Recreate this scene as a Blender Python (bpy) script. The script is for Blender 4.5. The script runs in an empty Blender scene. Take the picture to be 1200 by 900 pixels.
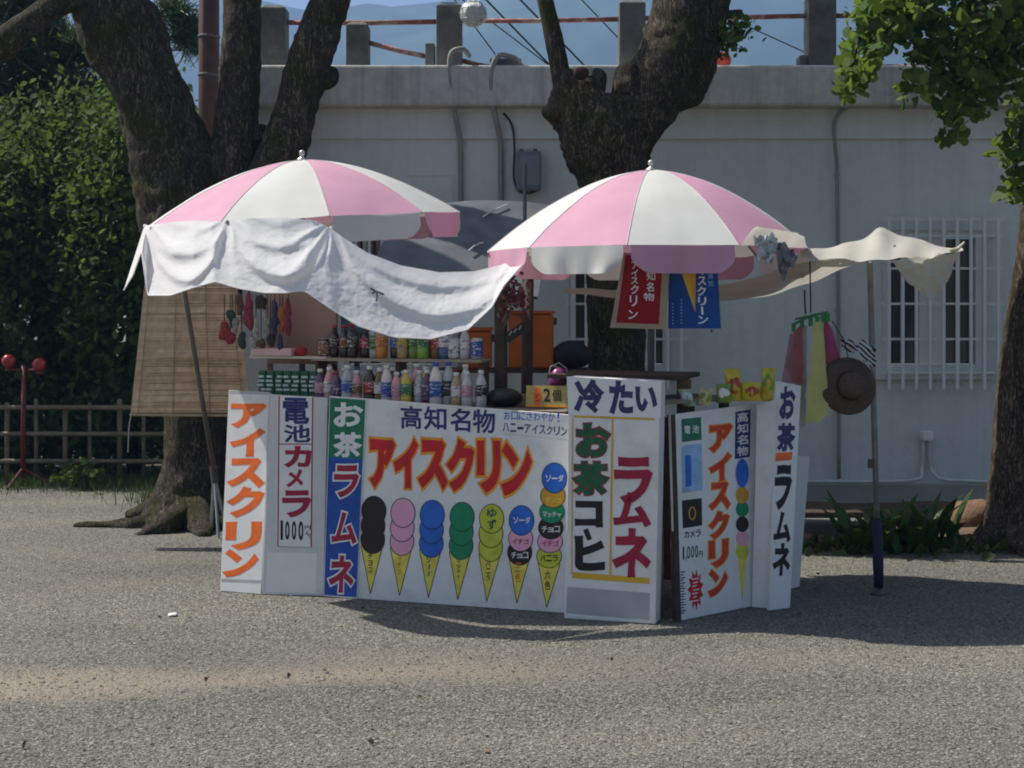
import bpy, math, random
import numpy as np
from mathutils import Vector, Matrix, noise
random.seed(7); rng = np.random.default_rng(7)
SC = bpy.context.scene; COL = bpy.context.collection
R = math.radians
# ------------------------------------------------------------ camera, light, exposure
F, EYE, VH = 1700.0, 1.6, 362.0            # focal length in 1200-px units, eye height, horizon row
cd = bpy.data.cameras.new('camera'); cam = bpy.data.objects.new('camera', cd); COL.objects.link(cam)
cam.location = (0, 0, EYE); cam.rotation_euler = (R(90), 0, 0)
cd.sensor_width = 36; cd.lens = F*36/1200; cd.shift_y = -(450-VH)/1200; cd.clip_end = 6000; cd.clip_start = .05
SC.camera = cam
SUN_EL, SUN_BACK = R(53), R(19)            # elevation; angle behind the camera's left-right line
w = bpy.data.worlds.new('World'); SC.world = w; w.use_nodes = True
sky = w.node_tree.nodes.new('ShaderNodeTexSky'); sky.sky_type = 'NISHITA'; sky.sun_disc = False
sky.sun_elevation = SUN_EL; sky.sun_rotation = R(360) - (R(90)-SUN_BACK); sky.air_density = 1.0; sky.dust_density = 3.0
w.node_tree.links.new(sky.outputs[0], w.node_tree.nodes['Background'].inputs[0])
w.node_tree.nodes['Background'].inputs[1].default_value = .068
sd = bpy.data.lights.new('sun', 'SUN'); sun = bpy.data.objects.new('sun', sd); COL.objects.link(sun)
sd.energy = 5.0; sd.angle = R(.5); sd.color = (1, .945, .855)
to_sun = Vector((-math.cos(SUN_EL)*math.cos(SUN_BACK), math.cos(SUN_EL)*math.sin(SUN_BACK), math.sin(SUN_EL)))
sun.rotation_euler = to_sun.to_track_quat('Z', 'Y').to_euler(); sun.location = (-20, 20, 30)
SC.view_settings.view_transform = 'Standard'; SC.view_settings.look = 'None'
SC.view_settings.exposure = .76; SC.view_settings.gamma = 1; SC.view_settings.use_curve_mapping = False
SC.cycles.filter_width = 1.9

# ------------------------------------------------------------ helpers
def P(u, v, Y): return Vector(((u-600)*Y/F, Y, EYE-(v-VH)*Y/F))
def G(u, v): return P(u, v, F*EYE/(v-VH))
def V(*a): return Vector(a)

def nodes(name):
    m = bpy.data.materials.new(name); m.use_nodes = True
    nt = m.node_tree; return m, nt, nt.nodes['Principled BSDF']
MATS = {}
def M(name, col, rough=.7, var=.12, scale=9, bump=0., bscale=60, metal=0, trans=0, spec=.4, dirt=None, dirtamt=.35, dscale=3, coat=0, alpha=None):
    """base colour broken up by noise, fine relief, optional dirt patches, optional translucency for cloth"""
    if name in MATS: return MATS[name]
    m, nt, b = nodes(name); N = nt.nodes.new; L = nt.links.new
    tc = N('ShaderNodeTexCoord'); n = N('ShaderNodeTexNoise'); n.inputs['Scale'].default_value = scale; n.inputs['Detail'].default_value = 6
    L(tc.outputs['Object'], n.inputs['Vector'])
    r = N('ShaderNodeValToRGB')
    r.color_ramp.elements[0].position = .3; r.color_ramp.elements[1].position = .72
    r.color_ramp.elements[0].color = [c*(1-var) for c in col]+[1]; r.color_ramp.elements[1].color = [min(1, c*(1+var)) for c in col]+[1]
    L(n.outputs[0], r.inputs[0]); out = r.outputs[0]
    if dirt:
        n2 = N('ShaderNodeTexNoise'); n2.inputs['Scale'].default_value = dscale; n2.inputs['Detail'].default_value = 8; n2.inputs['Roughness'].default_value = .65
        L(tc.outputs['Object'], n2.inputs['Vector'])
        r2 = N('ShaderNodeValToRGB'); r2.color_ramp.elements[0].position = .48; r2.color_ramp.elements[1].position = .75
        r2.color_ramp.elements[0].color = (0, 0, 0, 1); r2.color_ramp.elements[1].color = (dirtamt,)*3+(1,)
        L(n2.outputs[0], r2.inputs[0])
        mx = N('ShaderNodeMix'); mx.data_type = 'RGBA'; L(r2.outputs[0], mx.inputs[0]); L(out, mx.inputs[6]); mx.inputs[7].default_value = (*dirt, 1)
        out = mx.outputs[2]
    L(out, b.inputs['Base Color'])
    b.inputs['Roughness'].default_value = rough; b.inputs['Metallic'].default_value = metal; b.inputs['Specular IOR Level'].default_value = spec
    b.inputs['Coat Weight'].default_value = coat
    if bump:
        nb = N('ShaderNodeTexNoise'); nb.inputs['Scale'].default_value = bscale; nb.inputs['Detail'].default_value = 5
        L(tc.outputs['Object'], nb.inputs['Vector'])
        bp = N('ShaderNodeBump'); bp.inputs['Strength'].default_value = bump; bp.inputs['Distance'].default_value = .02
        L(nb.outputs[0], bp.inputs['Height']); L(bp.outputs[0], b.inputs['Normal'])
    if trans:
        t = N('ShaderNodeBsdfTranslucent'); L(out, t.inputs['Color'])
        ms = N('ShaderNodeMixShader'); ms.inputs[0].default_value = trans
        o = nt.nodes['Material Output']; L(b.outputs[0], ms.inputs[1]); L(t.outputs[0], ms.inputs[2]); L(ms.outputs[0], o.inputs['Surface'])
    MATS[name] = m; return m

def leafmat(name, c1, c2, c3, trans=.35, rough=.45):
    m, nt, b = nodes(name); N = nt.nodes.new; L = nt.links.new
    g = N('ShaderNodeNewGeometry'); r = N('ShaderNodeValToRGB')
    e = r.color_ramp.elements; e[0].color = (*c1, 1); e[1].color = (*c3, 1); k = e.new(.5); k.color = (*c2, 1)
    L(g.outputs['Random Per Island'], r.inputs[0]); L(r.outputs[0], b.inputs['Base Color']); b.inputs['Roughness'].default_value = rough
    b.inputs['Specular IOR Level'].default_value = .35
    t = N('ShaderNodeBsdfTranslucent'); mu = N('ShaderNodeMix'); mu.data_type = 'RGBA'; mu.inputs[0].default_value = .5
    L(r.outputs[0], mu.inputs[6]); mu.inputs[7].default_value = (c3[0]*1.6, c3[1]*1.5, c3[2], 1); L(mu.outputs[2], t.inputs['Color'])
    ms = N('ShaderNodeMixShader'); ms.inputs[0].default_value = trans; o = nt.nodes['Material Output']
    L(b.outputs[0], ms.inputs[1]); L(t.outputs[0], ms.inputs[2]); L(ms.outputs[0], o.inputs['Surface'])
    return m

def barkmat(name, base, dark, moss, mossamt=.6):
    """fissured bark: dark cracks between plates, mossy patches, pale lichen specks"""
    m, nt, b = nodes(name); N = nt.nodes.new; L = nt.links.new
    tc = N('ShaderNodeTexCoord'); mp = N('ShaderNodeMapping'); mp.inputs['Scale'].default_value = (1, 1, .2); L(tc.outputs['Object'], mp.inputs[0])
    n = N('ShaderNodeTexNoise'); n.inputs['Scale'].default_value = 11; n.inputs['Detail'].default_value = 10; n.inputs['Roughness'].default_value = .72; L(mp.outputs[0], n.inputs[0])
    wv = N('ShaderNodeMix'); wv.data_type = 'VECTOR'; wv.inputs[0].default_value = .3; L(mp.outputs[0], wv.inputs[4]); L(n.outputs[1], wv.inputs[5])
    v = N('ShaderNodeTexVoronoi'); v.feature = 'DISTANCE_TO_EDGE'; v.inputs['Scale'].default_value = 30; L(wv.outputs[1], v.inputs['Vector'])
    cr = N('ShaderNodeMapRange'); cr.inputs[1].default_value = .0; cr.inputs[2].default_value = .2; cr.inputs[3].default_value = .35; L(v.outputs[0], cr.inputs[0])
    mu = N('ShaderNodeMath'); mu.operation = 'MULTIPLY'; L(cr.outputs[0], mu.inputs[0]); L(n.outputs[0], mu.inputs[1])
    r = N('ShaderNodeValToRGB'); r.color_ramp.elements[0].position = .12; r.color_ramp.elements[1].position = .62
    r.color_ramp.elements[0].color = (*dark, 1); r.color_ramp.elements[1].color = (*base, 1); L(mu.outputs[0], r.inputs[0])
    n2 = N('ShaderNodeTexNoise'); n2.inputs['Scale'].default_value = 3.2; n2.inputs['Detail'].default_value = 9; n2.inputs['Roughness'].default_value = .65; L(tc.outputs['Object'], n2.inputs[0])
    r2 = N('ShaderNodeValToRGB'); r2.color_ramp.elements[0].position = .45; r2.color_ramp.elements[1].position = .62
    r2.color_ramp.elements[1].color = (mossamt,)*3+(1,); L(n2.outputs[0], r2.inputs[0])
    mx = N('ShaderNodeMix'); mx.data_type = 'RGBA'; L(r2.outputs[0], mx.inputs[0]); L(r.outputs[0], mx.inputs[6]); mx.inputs[7].default_value = (*moss, 1)
    n3 = N('ShaderNodeTexNoise'); n3.inputs['Scale'].default_value = 26; n3.inputs['Detail'].default_value = 4; L(tc.outputs['Object'], n3.inputs[0])
    r3 = N('ShaderNodeValToRGB'); r3.color_ramp.elements[0].position = .63; r3.color_ramp.elements[1].position = .70; r3.color_ramp.elements[1].color = (.7, .7, .7, 1); L(n3.outputs[0], r3.inputs[0])
    m4 = N('ShaderNodeMix'); m4.data_type = 'RGBA'; L(r3.outputs[0], m4.inputs[0]); L(mx.outputs[2], m4.inputs[6]); m4.inputs[7].default_value = (.24, .23, .18, 1)
    L(m4.outputs[2], b.inputs['Base Color']); b.inputs['Roughness'].default_value = .95; b.inputs['Specular IOR Level'].default_value = .15
    bp = N('ShaderNodeBump'); bp.inputs['Strength'].default_value = 1; bp.inputs['Distance'].default_value = .05
    L(mu.outputs[0], bp.inputs['Height']); L(bp.outputs[0], b.inputs['Normal'])
    return m

def wpos(o):
    p = Vector((0, 0, 0))
    while o: p = p+o.location; o = o.parent
    return p
def tag(o, label=None, cat=None, group=None, kind=None):
    if label: o['label'] = label
    if cat: o['category'] = cat
    if group: o['group'] = group
    if kind: o['kind'] = kind
    return o
def empty(name, loc, label=None, cat=None, group=None):
    o = bpy.data.objects.new(name, None); COL.objects.link(o); o.location = loc; o.empty_display_size = .1
    return tag(o, label, cat, group)

class MB:
    """collects shapes given in world coordinates, then links them as one mesh object"""
    def __init__(s): s.v = []; s.f = []
    def add(s, vs, fs):
        k = len(s.v); s.v += [Vector(p) for p in vs]; s.f += [tuple(i+k for i in f) for f in fs]; return s
    def box(s, c, size, rz=0, mat=None):
        x, y, z = [a/2 for a in size]; Mx = mat or Matrix.Rotation(rz, 3, 'Z'); c = Vector(c)
        vs = [c+Mx@Vector(p) for p in ((-x,-y,-z),(x,-y,-z),(x,y,-z),(-x,y,-z),(-x,-y,z),(x,-y,z),(x,y,z),(-x,y,z))]
        return s.add(vs, [(0,3,2,1),(4,5,6,7),(0,1,5,4),(1,2,6,5),(2,3,7,6),(3,0,4,7)])
    def prism(s, front, back):
        n = len(front)
        return s.add(list(front)+list(back), [tuple(range(n)), tuple(range(2*n-1, n-1, -1))]+[(i, i+n, (i+1) % n+n, (i+1) % n) for i in range(n)])
    def plate(s, pts, off):
        return s.prism([Vector(p) for p in pts], [Vector(p)+Vector(off) for p in pts])
    def tube(s, pts, rad, n=8, cap=True, nz=0, nf=3., seed=0):
        pts = [Vector(p) for p in pts]
        if not hasattr(rad, '__len__'): rad = [rad]*len(pts)
        k = len(s.v); up = None; m = len(pts)
        for i, p in enumerate(pts):
            t = (pts[min(i+1, m-1)]-pts[max(i-1, 0)]).normalized()
            if up is None: up = t.orthogonal().normalized()
            up = (up-t*up.dot(t)).normalized(); side = t.cross(up)
            for j in range(n):
                a = 2*math.pi*j/n; d = up*math.cos(a)+side*math.sin(a); r = rad[i]
                if nz:
                    q = p+d*r+Vector((seed, 0, 0)); r *= 1+nz*(noise.noise(Vector((q.x*nf, q.y*nf, q.z*nf*.45)))+.5*noise.noise(q*nf*2.5)+.25*noise.noise(q*nf*6))
                s.v.append(p+d*r)
        for i in range(m-1):
            for j in range(n):
                a, b = k+i*n+j, k+i*n+(j+1) % n; s.f.append((a, b, b+n, a+n))
        if cap: s.f.append(tuple(k+j for j in range(n-1, -1, -1))); s.f.append(tuple(k+(m-1)*n+j for j in range(n)))
        return s
    def lathe(s, prof, n=12, c=(0, 0, 0), axis=None):
        k = len(s.v); c = Vector(c); Mx = axis or Matrix.Identity(3)
        for r, z in prof:
            for j in range(n):
                a = 2*math.pi*j/n; s.v.append(c+Mx@Vector((r*math.cos(a), r*math.sin(a), z)))
        for i in range(len(prof)-1):
            for j in range(n):
                a, b = k+i*n+j, k+i*n+(j+1) % n; s.f.append((a, b, b+n, a+n))
        s.f.append(tuple(k+j for j in range(n-1, -1, -1))); s.f.append(tuple(k+(len(prof)-1)*n+j for j in range(n)))
        return s
    def grid(s, rows):
        k = len(s.v); n = len(rows[0])
        for r in rows: s.v += [Vector(p) for p in r]
        for i in range(len(rows)-1):
            for j in range(n-1): a = k+i*n+j; s.f.append((a, a+1, a+n+1, a+n))
        return s
    def blob(s, c, rad, nz=.2, nf=4., seed=0, nu=14, nv=9):
        c = Vector(c); rad = Vector(rad) if hasattr(rad, '__len__') else Vector((rad,)*3); rows = []
        for i in range(nv+1):
            t = math.pi*i/nv; row = []
            for j in range(nu+1):
                a = 2*math.pi*(j % nu)/nu; d = Vector((math.sin(t)*math.cos(a), math.sin(t)*math.sin(a), math.cos(t)))
                q = c+Vector(d*rad)+Vector((seed, 0, 0)); row.append(c+Vector((d.x*rad.x, d.y*rad.y, d.z*rad.z))*(1+nz*noise.noise(q*nf)))
            rows.append(row)
        return s.grid(rows)
    def build(s, name, mat, parent=None, smooth=False, label=None, cat=None, group=None, kind=None, origin=None, bevel=0):
        if parent is not None: org = wpos(parent)
        elif origin is not None: org = Vector(origin)
        else:
            xs = [p.x for p in s.v]; ys = [p.y for p in s.v]; org = Vector(((min(xs)+max(xs))/2, (min(ys)+max(ys))/2, min(p.z for p in s.v)))
        me = bpy.data.meshes.new(name); me.from_pydata([p-org for p in s.v], [], s.f); me.materials.append(mat)
        if smooth: me.polygons.foreach_set('use_smooth', [True]*len(me.polygons))
        o = bpy.data.objects.new(name, me); COL.objects.link(o)
        if parent is not None: o.parent = parent
        else: o.location = org
        if bevel:
            b = o.modifiers.new('bevel', 'BEVEL'); b.width = bevel; b.segments = 2; b.limit_method = 'ANGLE'
        return tag(o, label, cat, group, kind)

def copy_tree(o, parent=None, mats=None):
    c = o.copy(); COL.objects.link(c); c.parent = parent
    for ch in list(o.children): copy_tree(ch, c)
    return c
def spline(pts, n=6):
    """Catmull-Rom through tuples of any length"""
    a = np.array(pts, float); out = []
    for i in range(len(a)-1):
        p0, p1, p2, p3 = a[max(i-1, 0)], a[i], a[i+1], a[min(i+2, len(a)-1)]
        for k in range(n):
            t = k/n; out.append(.5*((2*p1)+(-p0+p2)*t+(2*p0-5*p1+4*p2-p3)*t*t+(-p0+3*p1-3*p2+p3)*t**3))
    out.append(a[-1]); return np.array(out)
def pxtube(mb, pts, Y, n=18, sub=6, nz=.1, nf=3., seed=0):
    """pts: (u, v, radius px[, dY])"""
    a = spline([(p+(0,))[:4] if len(p) < 4 else p for p in pts], sub)
    mb.tube([P(q[0], q[1], Y+q[3]) for q in a], [max(q[2], .3)*(Y+q[3])/F for q in a], n=n, nz=nz, nf=nf, seed=seed)
    return mb

def leaves(name, centers, size, mat, parent=None, shape='oval', updir=.3, sz_var=.5, label=None, cat=None, kind=None, hang=0):
    """one mesh of many small bent leaves"""
    c = np.asarray(centers, float); n = len(c)
    if shape == 'oval': T = np.array([(0,0,0),(.32,.3,.05),(.26,.7,.03),(0,1,-.08),(-.26,.7,.03),(-.32,.3,.05)]); FA = [(0,1,2,3),(0,3,4,5)]
    elif shape == 'fan': T = np.array([(0,0,0),(.5,.45,.06),(.42,.8,0),(.08,.92,.04),(-.08,.92,.04),(-.42,.8,0),(-.5,.45,.06)]); FA = [(0,1,2,3),(0,3,4),(0,4,5,6)]
    else: T = np.array([(-.035,0,0),(.035,0,0),(.02,1,.05),(-.02,1,.05)]); FA = [(0,1,2,3)]
    d = rng.normal(size=(n, 3)); d[:, 2] += updir*1.2-hang; d /= np.linalg.norm(d, axis=1)[:, None]
    nn = rng.normal(size=(n, 3)); nn[:, 2] += 1.0; x = np.cross(d, nn); x /= np.linalg.norm(x, axis=1)[:, None]+1e-9; z = np.cross(x, d)
    s = size*(1+sz_var*rng.normal(size=n)).clip(.4, 2)
    vs = c[:, None, :]+s[:, None, None]*(T[None, :, 0:1]*x[:, None, :]+T[None, :, 1:2]*d[:, None, :]+T[None, :, 2:3]*z[:, None, :])
    k = len(T); org = np.array(wpos(parent)) if parent is not None else np.array([c[:, 0].mean(), c[:, 1].mean(), c[:, 2].min()])
    vs = (vs-org).reshape(-1, 3); me = bpy.data.meshes.new(name)
    loops = []; starts = []; tot = []
    base = (np.arange(n)*k)[:, None]
    per = sum(len(f) for f in FA); li = np.concatenate([base+np.array(f)[None, :] for f in FA], axis=1).reshape(-1)
    st = []; o = 0
    for f in FA: st.append(o); o += len(f)
    ls = (np.arange(n)[:, None]*per+np.array(st)[None, :]).reshape(-1)
    me.vertices.add(n*k); me.vertices.foreach_set('co', vs.ravel().astype(np.float32))
    me.loops.add(len(li)); me.loops.foreach_set('vertex_index', li.astype(np.int32))
    me.polygons.add(len(ls)); me.polygons.foreach_set('loop_start', ls.astype(np.int32))
    me.update(calc_edges=True); me.validate(); me.materials.append(mat)
    ob = bpy.data.objects.new(name, me); COL.objects.link(ob)
    if parent is not None: ob.parent = parent
    else: ob.location = org
    return tag(ob, label, cat, None, kind)

def clumps(c, rad, nclump, per, spread, shell=.55):
    """leaf centres gathered in clumps through an ellipsoid"""
    c = np.array(c); rad = np.array(rad); d = rng.normal(size=(nclump, 3)); d /= np.linalg.norm(d, axis=1)[:, None]
    rr = (shell+(1-shell)*rng.random(nclump)**.6); cc = c+d*rad*rr[:, None]
    p = cc[rng.integers(0, nclump, nclump*per)]+rng.normal(size=(nclump*per, 3))*spread
    return p

# ------------------------------------------------------------ lettering
GC = {}
def raw_glyph(ch, off):
    """outline of one character, thickened by a round bevel of radius off; z runs -1..1"""
    if (ch, off) in GC: return GC[(ch, off)]
    c = bpy.data.curves.new('g', 'FONT'); c.body = ch; c.bevel_depth = off; c.bevel_resolution = 1; c.resolution_u = 3; c.fill_mode = 'BOTH'
    o = bpy.data.objects.new('g', c); COL.objects.link(o)
    dg = bpy.context.evaluated_depsgraph_get(); me = bpy.data.meshes.new_from_object(o.evaluated_get(dg))
    k = max(off, 1e-6); vs = [(v.co.x, v.co.y, max(-1, min(1, v.co.z/k)) if off else 0) for v in me.vertices]
    r = (vs, [tuple(p.vertices) for p in me.polygons if sum(vs[i][2] for i in p.vertices) >= -1e-3])
    bpy.data.objects.remove(o); bpy.data.curves.remove(c); bpy.data.meshes.remove(me)
    GC[(ch, off)] = r; return r
class Plane:
    def __init__(s, p, n): s.p = Vector(p); s.n = Vector(n).normalized()
    def hit(s, u, v, lift=0):
        d = Vector(((u-600)/F, 1, -(v-VH)/F)); o = Vector((0, 0, EYE)); t = (s.p+s.n*lift*.35-o).dot(s.n)/d.dot(s.n); return o+d*t
def letters(mb, pl, items, tr, bold=.02, extra=0., lift=.003, slant=0., dy=0.):
    """items: (char, x0, y0, x1, y1) in crop pixels; tr turns crop pixels into photo pixels; printed on the plane"""
    for ch, x0, y0, x1, y1 in items:
        bv, _ = raw_glyph(ch, bold); vs, fs = raw_glyph(ch, bold+extra)
        if not bv: continue
        a0 = min(p[0] for p in bv); a1 = max(p[0] for p in bv); b0 = min(p[1] for p in bv); b1 = max(p[1] for p in bv)
        out = []
        for x, y, z in vs:
            s = (x-a0)/max(a1-a0, 1e-6); t = (b1-y)/max(b1-b0, 1e-6)
            yy = y0+(y1-y0)*t; xx = x0+(x1-x0)*s+slant*(t-.5)*(y1-y0); yy += dy*(xx-x0)
            wx = (x1-x0)*.022; wy = (y1-y0)*.018; xx += wx*noise.noise(V(x*3, y*3, x0*.13+y0*.07)); yy += wy*noise.noise(V(x*3+9, y*3, x0*.11+y0*.17))
            out.append(pl.hit(*tr(xx, yy), lift+.0006*z))
        mb.add(out, fs)
    return mb
def crop(ox, oy, sc): return lambda x, y: (ox+x/sc, oy+y/sc)
def flat(pl, pts, tr, lift, mb=None):
    mb = mb or MB(); mb.add([pl.hit(*tr(x, y), lift) for x, y in pts], [tuple(range(len(pts)))]); return mb
def ell(cx, cy, rx, ry, n=28): return [(cx+rx*math.cos(2*math.pi*i/n), cy-ry*math.sin(2*math.pi*i/n)) for i in range(n)]
def ring(pl, cx, cy, rx, ry, wd, tr, lift, mb):
    n = 32; vs = []; fs = []
    for i in range(n):
        a = 2*math.pi*i/n
        for k in (0, 1): vs.append(pl.hit(*tr(cx+(rx-k*wd)*math.cos(a), cy+(ry-k*wd)*math.sin(a)), lift))
    for i in range(n): j = (i+1) % n; fs.append((2*i, 2*j, 2*j+1, 2*i+1))
    return mb.add(vs, fs)
def strip(pl, pts, wd, tr, lift, mb):
    for (x0, y0), (x1, y1) in zip(pts[:-1], pts[1:]):
        dx, dy = x1-x0, y1-y0; l = math.hypot(dx, dy); nx, ny = -dy/l*wd/2, dx/l*wd/2
        flat(pl, [(x0+nx, y0+ny), (x1+nx, y1+ny), (x1-nx, y1-ny), (x0-nx, y0-ny)], tr, lift, mb)
    return mb

# ------------------------------------------------------------ materials
W_PAINT = M('white_board_paint', (.78, .78, .76), .5, .05, 6, dirt=(.46, .42, .34), dirtamt=.65, dscale=3.2, bump=.03)
W_BACK = M('worn_white_board', (.66, .66, .65), .6, .06, 5, dirt=(.35, .32, .27), dirtamt=.45, dscale=5, bump=.05)
WOOD_D = M('dark_weathered_wood', (.06, .042, .03), .8, .35, 12, bump=.2, bscale=40)
WOOD_M = M('brown_wood', (.16, .10, .06), .75, .3, 14, bump=.2, bscale=40)
STEEL = M('galvanised_steel', (.42, .43, .44), .45, .15, 20, metal=.7)
DARKSTEEL = M('dark_painted_steel', (.10, .09, .085), .5, .25, 20, metal=.3)
INK = dict(
    orange=M('orange_lettering', (.86, .16, .02), .5, .16, 14), redorange=M('red_orange_lettering', (.62, .05, .012), .5, .2, 14), red=M('red_lettering', (.58, .015, .02), .5, .16, 14), crimson=M('crimson_lettering', (.36, .012, .045), .5, .2, 14),
    amber=M('amber_lettering', (.85, .33, .015), .5, .16, 14), navy=M('navy_lettering', (.025, .035, .16), .5, .25, 14), indigo=M('indigo_lettering', (.04, .035, .13), .5, .25, 14),
    black=M('black_lettering', (.012, .012, .014), .5, .25, 14), white=M('white_lettering', (.78, .78, .76), .5, .04), green=M('green_lettering', (.015, .11, .05), .5, .25, 14),
    gfield=M('green_sign_field', (.01, .17, .09), .5, .2, 14), bfield=M('blue_sign_field', (.012, .075, .38), .5, .2, 14), yellow=M('yellow_print', (.78, .66, .10), .5, .16, 14),
    blue=M('blue_print', (.02, .14, .58), .5, .16, 14), pink=M('pink_print', (.78, .38, .52), .5, .05), jade=M('jade_print', (.005, .25, .11), .5, .16, 14),
    choc=M('chocolate_print', (.022, .014, .014), .5, .16, 14), lime=M('lime_print', (.55, .58, .05), .5, .16, 14), mango=M('mango_print', (.62, .33, .03), .5, .16, 14),
    pale=M('pale_blue_print', (.30, .50, .75), .5, .25, 14), grey=M('grey_print', (.42, .43, .44), .6, .1), gold=M('golden_line', (.72, .43, .03), .5, .1))


# ============================================================ setting
def ground_material():
    m, nt, b = nodes('gravel_ground'); N = nt.nodes.new; L = nt.links.new
    g = N('ShaderNodeNewGeometry')
    v = N('ShaderNodeTexVoronoi'); v.inputs['Scale'].default_value = 115; L(g.outputs['Position'], v.inputs['Vector'])
    v2 = N('ShaderNodeTexVoronoi'); v2.inputs['Scale'].default_value = 60; L(g.outputs['Position'], v2.inputs['Vector'])
    rs = N('ShaderNodeSeparateColor'); L(v.outputs['Color'], rs.inputs[0])
    r = N('ShaderNodeValToRGB'); e = r.color_ramp.elements
    e[0].color = (.04, .04, .036, 1); e[1].color = (.32, .308, .262, 1); k = e.new(.45); k.color = (.125, .122, .105, 1); k = e.new(.85); k.color = (.18, .174, .148, 1)
    L(rs.outputs[0], r.inputs[0])
    # sandy bare earth: large soft patches and one worn wheel track
    n = N('ShaderNodeTexNoise'); n.inputs['Scale'].default_value = .9; n.inputs['Detail'].default_value = 7; n.inputs['Roughness'].default_value = .6
    mp = N('ShaderNodeMapping'); mp.inputs['Scale'].default_value = (.55, 1.6, 1); L(g.outputs['Position'], mp.inputs[0]); L(mp.outputs[0], n.inputs['Vector'])
    rp = N('ShaderNodeValToRGB'); rp.color_ramp.elements[0].position = .5; rp.color_ramp.elements[1].position = .75; rp.color_ramp.elements[1].color = (.38, .38, .38, 1); L(n.outputs[0], rp.inputs[0])
    sx = N('ShaderNodeSeparateXYZ'); L(g.outputs['Position'], sx.inputs[0])
    def mth(op, a, bv=None, c=None):
        q = N('ShaderNodeMath'); q.operation = op
        for i, x in enumerate((a, bv, c)):
            if x is None: continue
            if isinstance(x, (int, float)): q.inputs[i].default_value = x
            else: L(x, q.inputs[i])
        return q.outputs[0]
    nz = mth('MULTIPLY_ADD', n.outputs[0], .9, -.45)
    y = mth('ADD', sx.outputs[1], nz)
    y = mth('MULTIPLY_ADD', sx.outputs[0], -.12, y)                 # track runs slightly askew
    dist = mth('ABSOLUTE', mth('SUBTRACT', y, 6.45))
    tr_ = N('ShaderNodeMapRange'); L(dist, tr_.inputs[0]); tr_.inputs[1].default_value = .1; tr_.inputs[2].default_value = .42; tr_.inputs[3].default_value = .85; tr_.inputs[4].default_value = 0
    fx = N('ShaderNodeMapRange'); L(sx.outputs[0], fx.inputs[0]); fx.inputs[1].default_value = -.3; fx.inputs[2].default_value = .8; fx.inputs[3].default_value = 1; fx.inputs[4].default_value = .25
    tk = mth('MULTIPLY', tr_.outputs[0], fx.outputs[0])
    sand = mth('MAXIMUM', tk, rp.outputs[0])
    n3 = N('ShaderNodeTexNoise'); n3.inputs['Scale'].default_value = 45; n3.inputs['Detail'].default_value = 5; L(g.outputs['Position'], n3.inputs['Vector'])
    sand = mth('MULTIPLY', sand, mth('MULTIPLY_ADD', n3.outputs[0], 1.6, .1))
    mx = N('ShaderNodeMix'); mx.data_type = 'RGBA'; mx.clamp_factor = True; L(sand, mx.inputs[0]); L(r.outputs[0], mx.inputs[6]); mx.inputs[7].default_value = (.27, .235, .175, 1)
    # big tonal drift of the gravel
    n4 = N('ShaderNodeTexNoise'); n4.inputs['Scale'].default_value = .55; n4.inputs['Detail'].default_value = 6; L(mp.outputs[0], n4.inputs['Vector'])
    hv = N('ShaderNodeMix'); hv.data_type = 'RGBA'; hv.blend_type = 'MULTIPLY'; hv.inputs[0].default_value = 1; L(mx.outputs[2], hv.inputs[6])
    r4 = N('ShaderNodeValToRGB'); r4.color_ramp.elements[0].position = .35; r4.color_ramp.elements[1].position = .65; r4.color_ramp.elements[0].color = (.82, .83, .84, 1); r4.color_ramp.elements[1].color = (1.1, 1.09, 1.05, 1)
    L(n4.outputs[0], r4.inputs[0]); L(r4.outputs[0], hv.inputs[7])
    L(hv.outputs[2], b.inputs['Base Color']); b.inputs['Roughness'].default_value = .9; b.inputs['Specular IOR Level'].default_value = .2
    h = mth('ADD', mth('MULTIPLY', v.outputs['Distance'], -1.0), mth('MULTIPLY', v2.outputs['Distance'], -.8))
    bp = N('ShaderNodeBump'); bp.inputs['Strength'].default_value = .7; bp.inputs['Distance'].default_value = .006; L(h, bp.inputs['Height']); L(bp.outputs[0], b.inputs['Normal'])
    return m
GM = ground_material()
mb = MB(); mb.add([(-1400, -60, 0), (1400, -60, 0), (1400, 1440, 0), (-1400, 1440, 0)], [(0, 1, 2, 3)])
mb.build('ground', GM, origin=(0, 0, 0), kind='structure')

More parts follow.
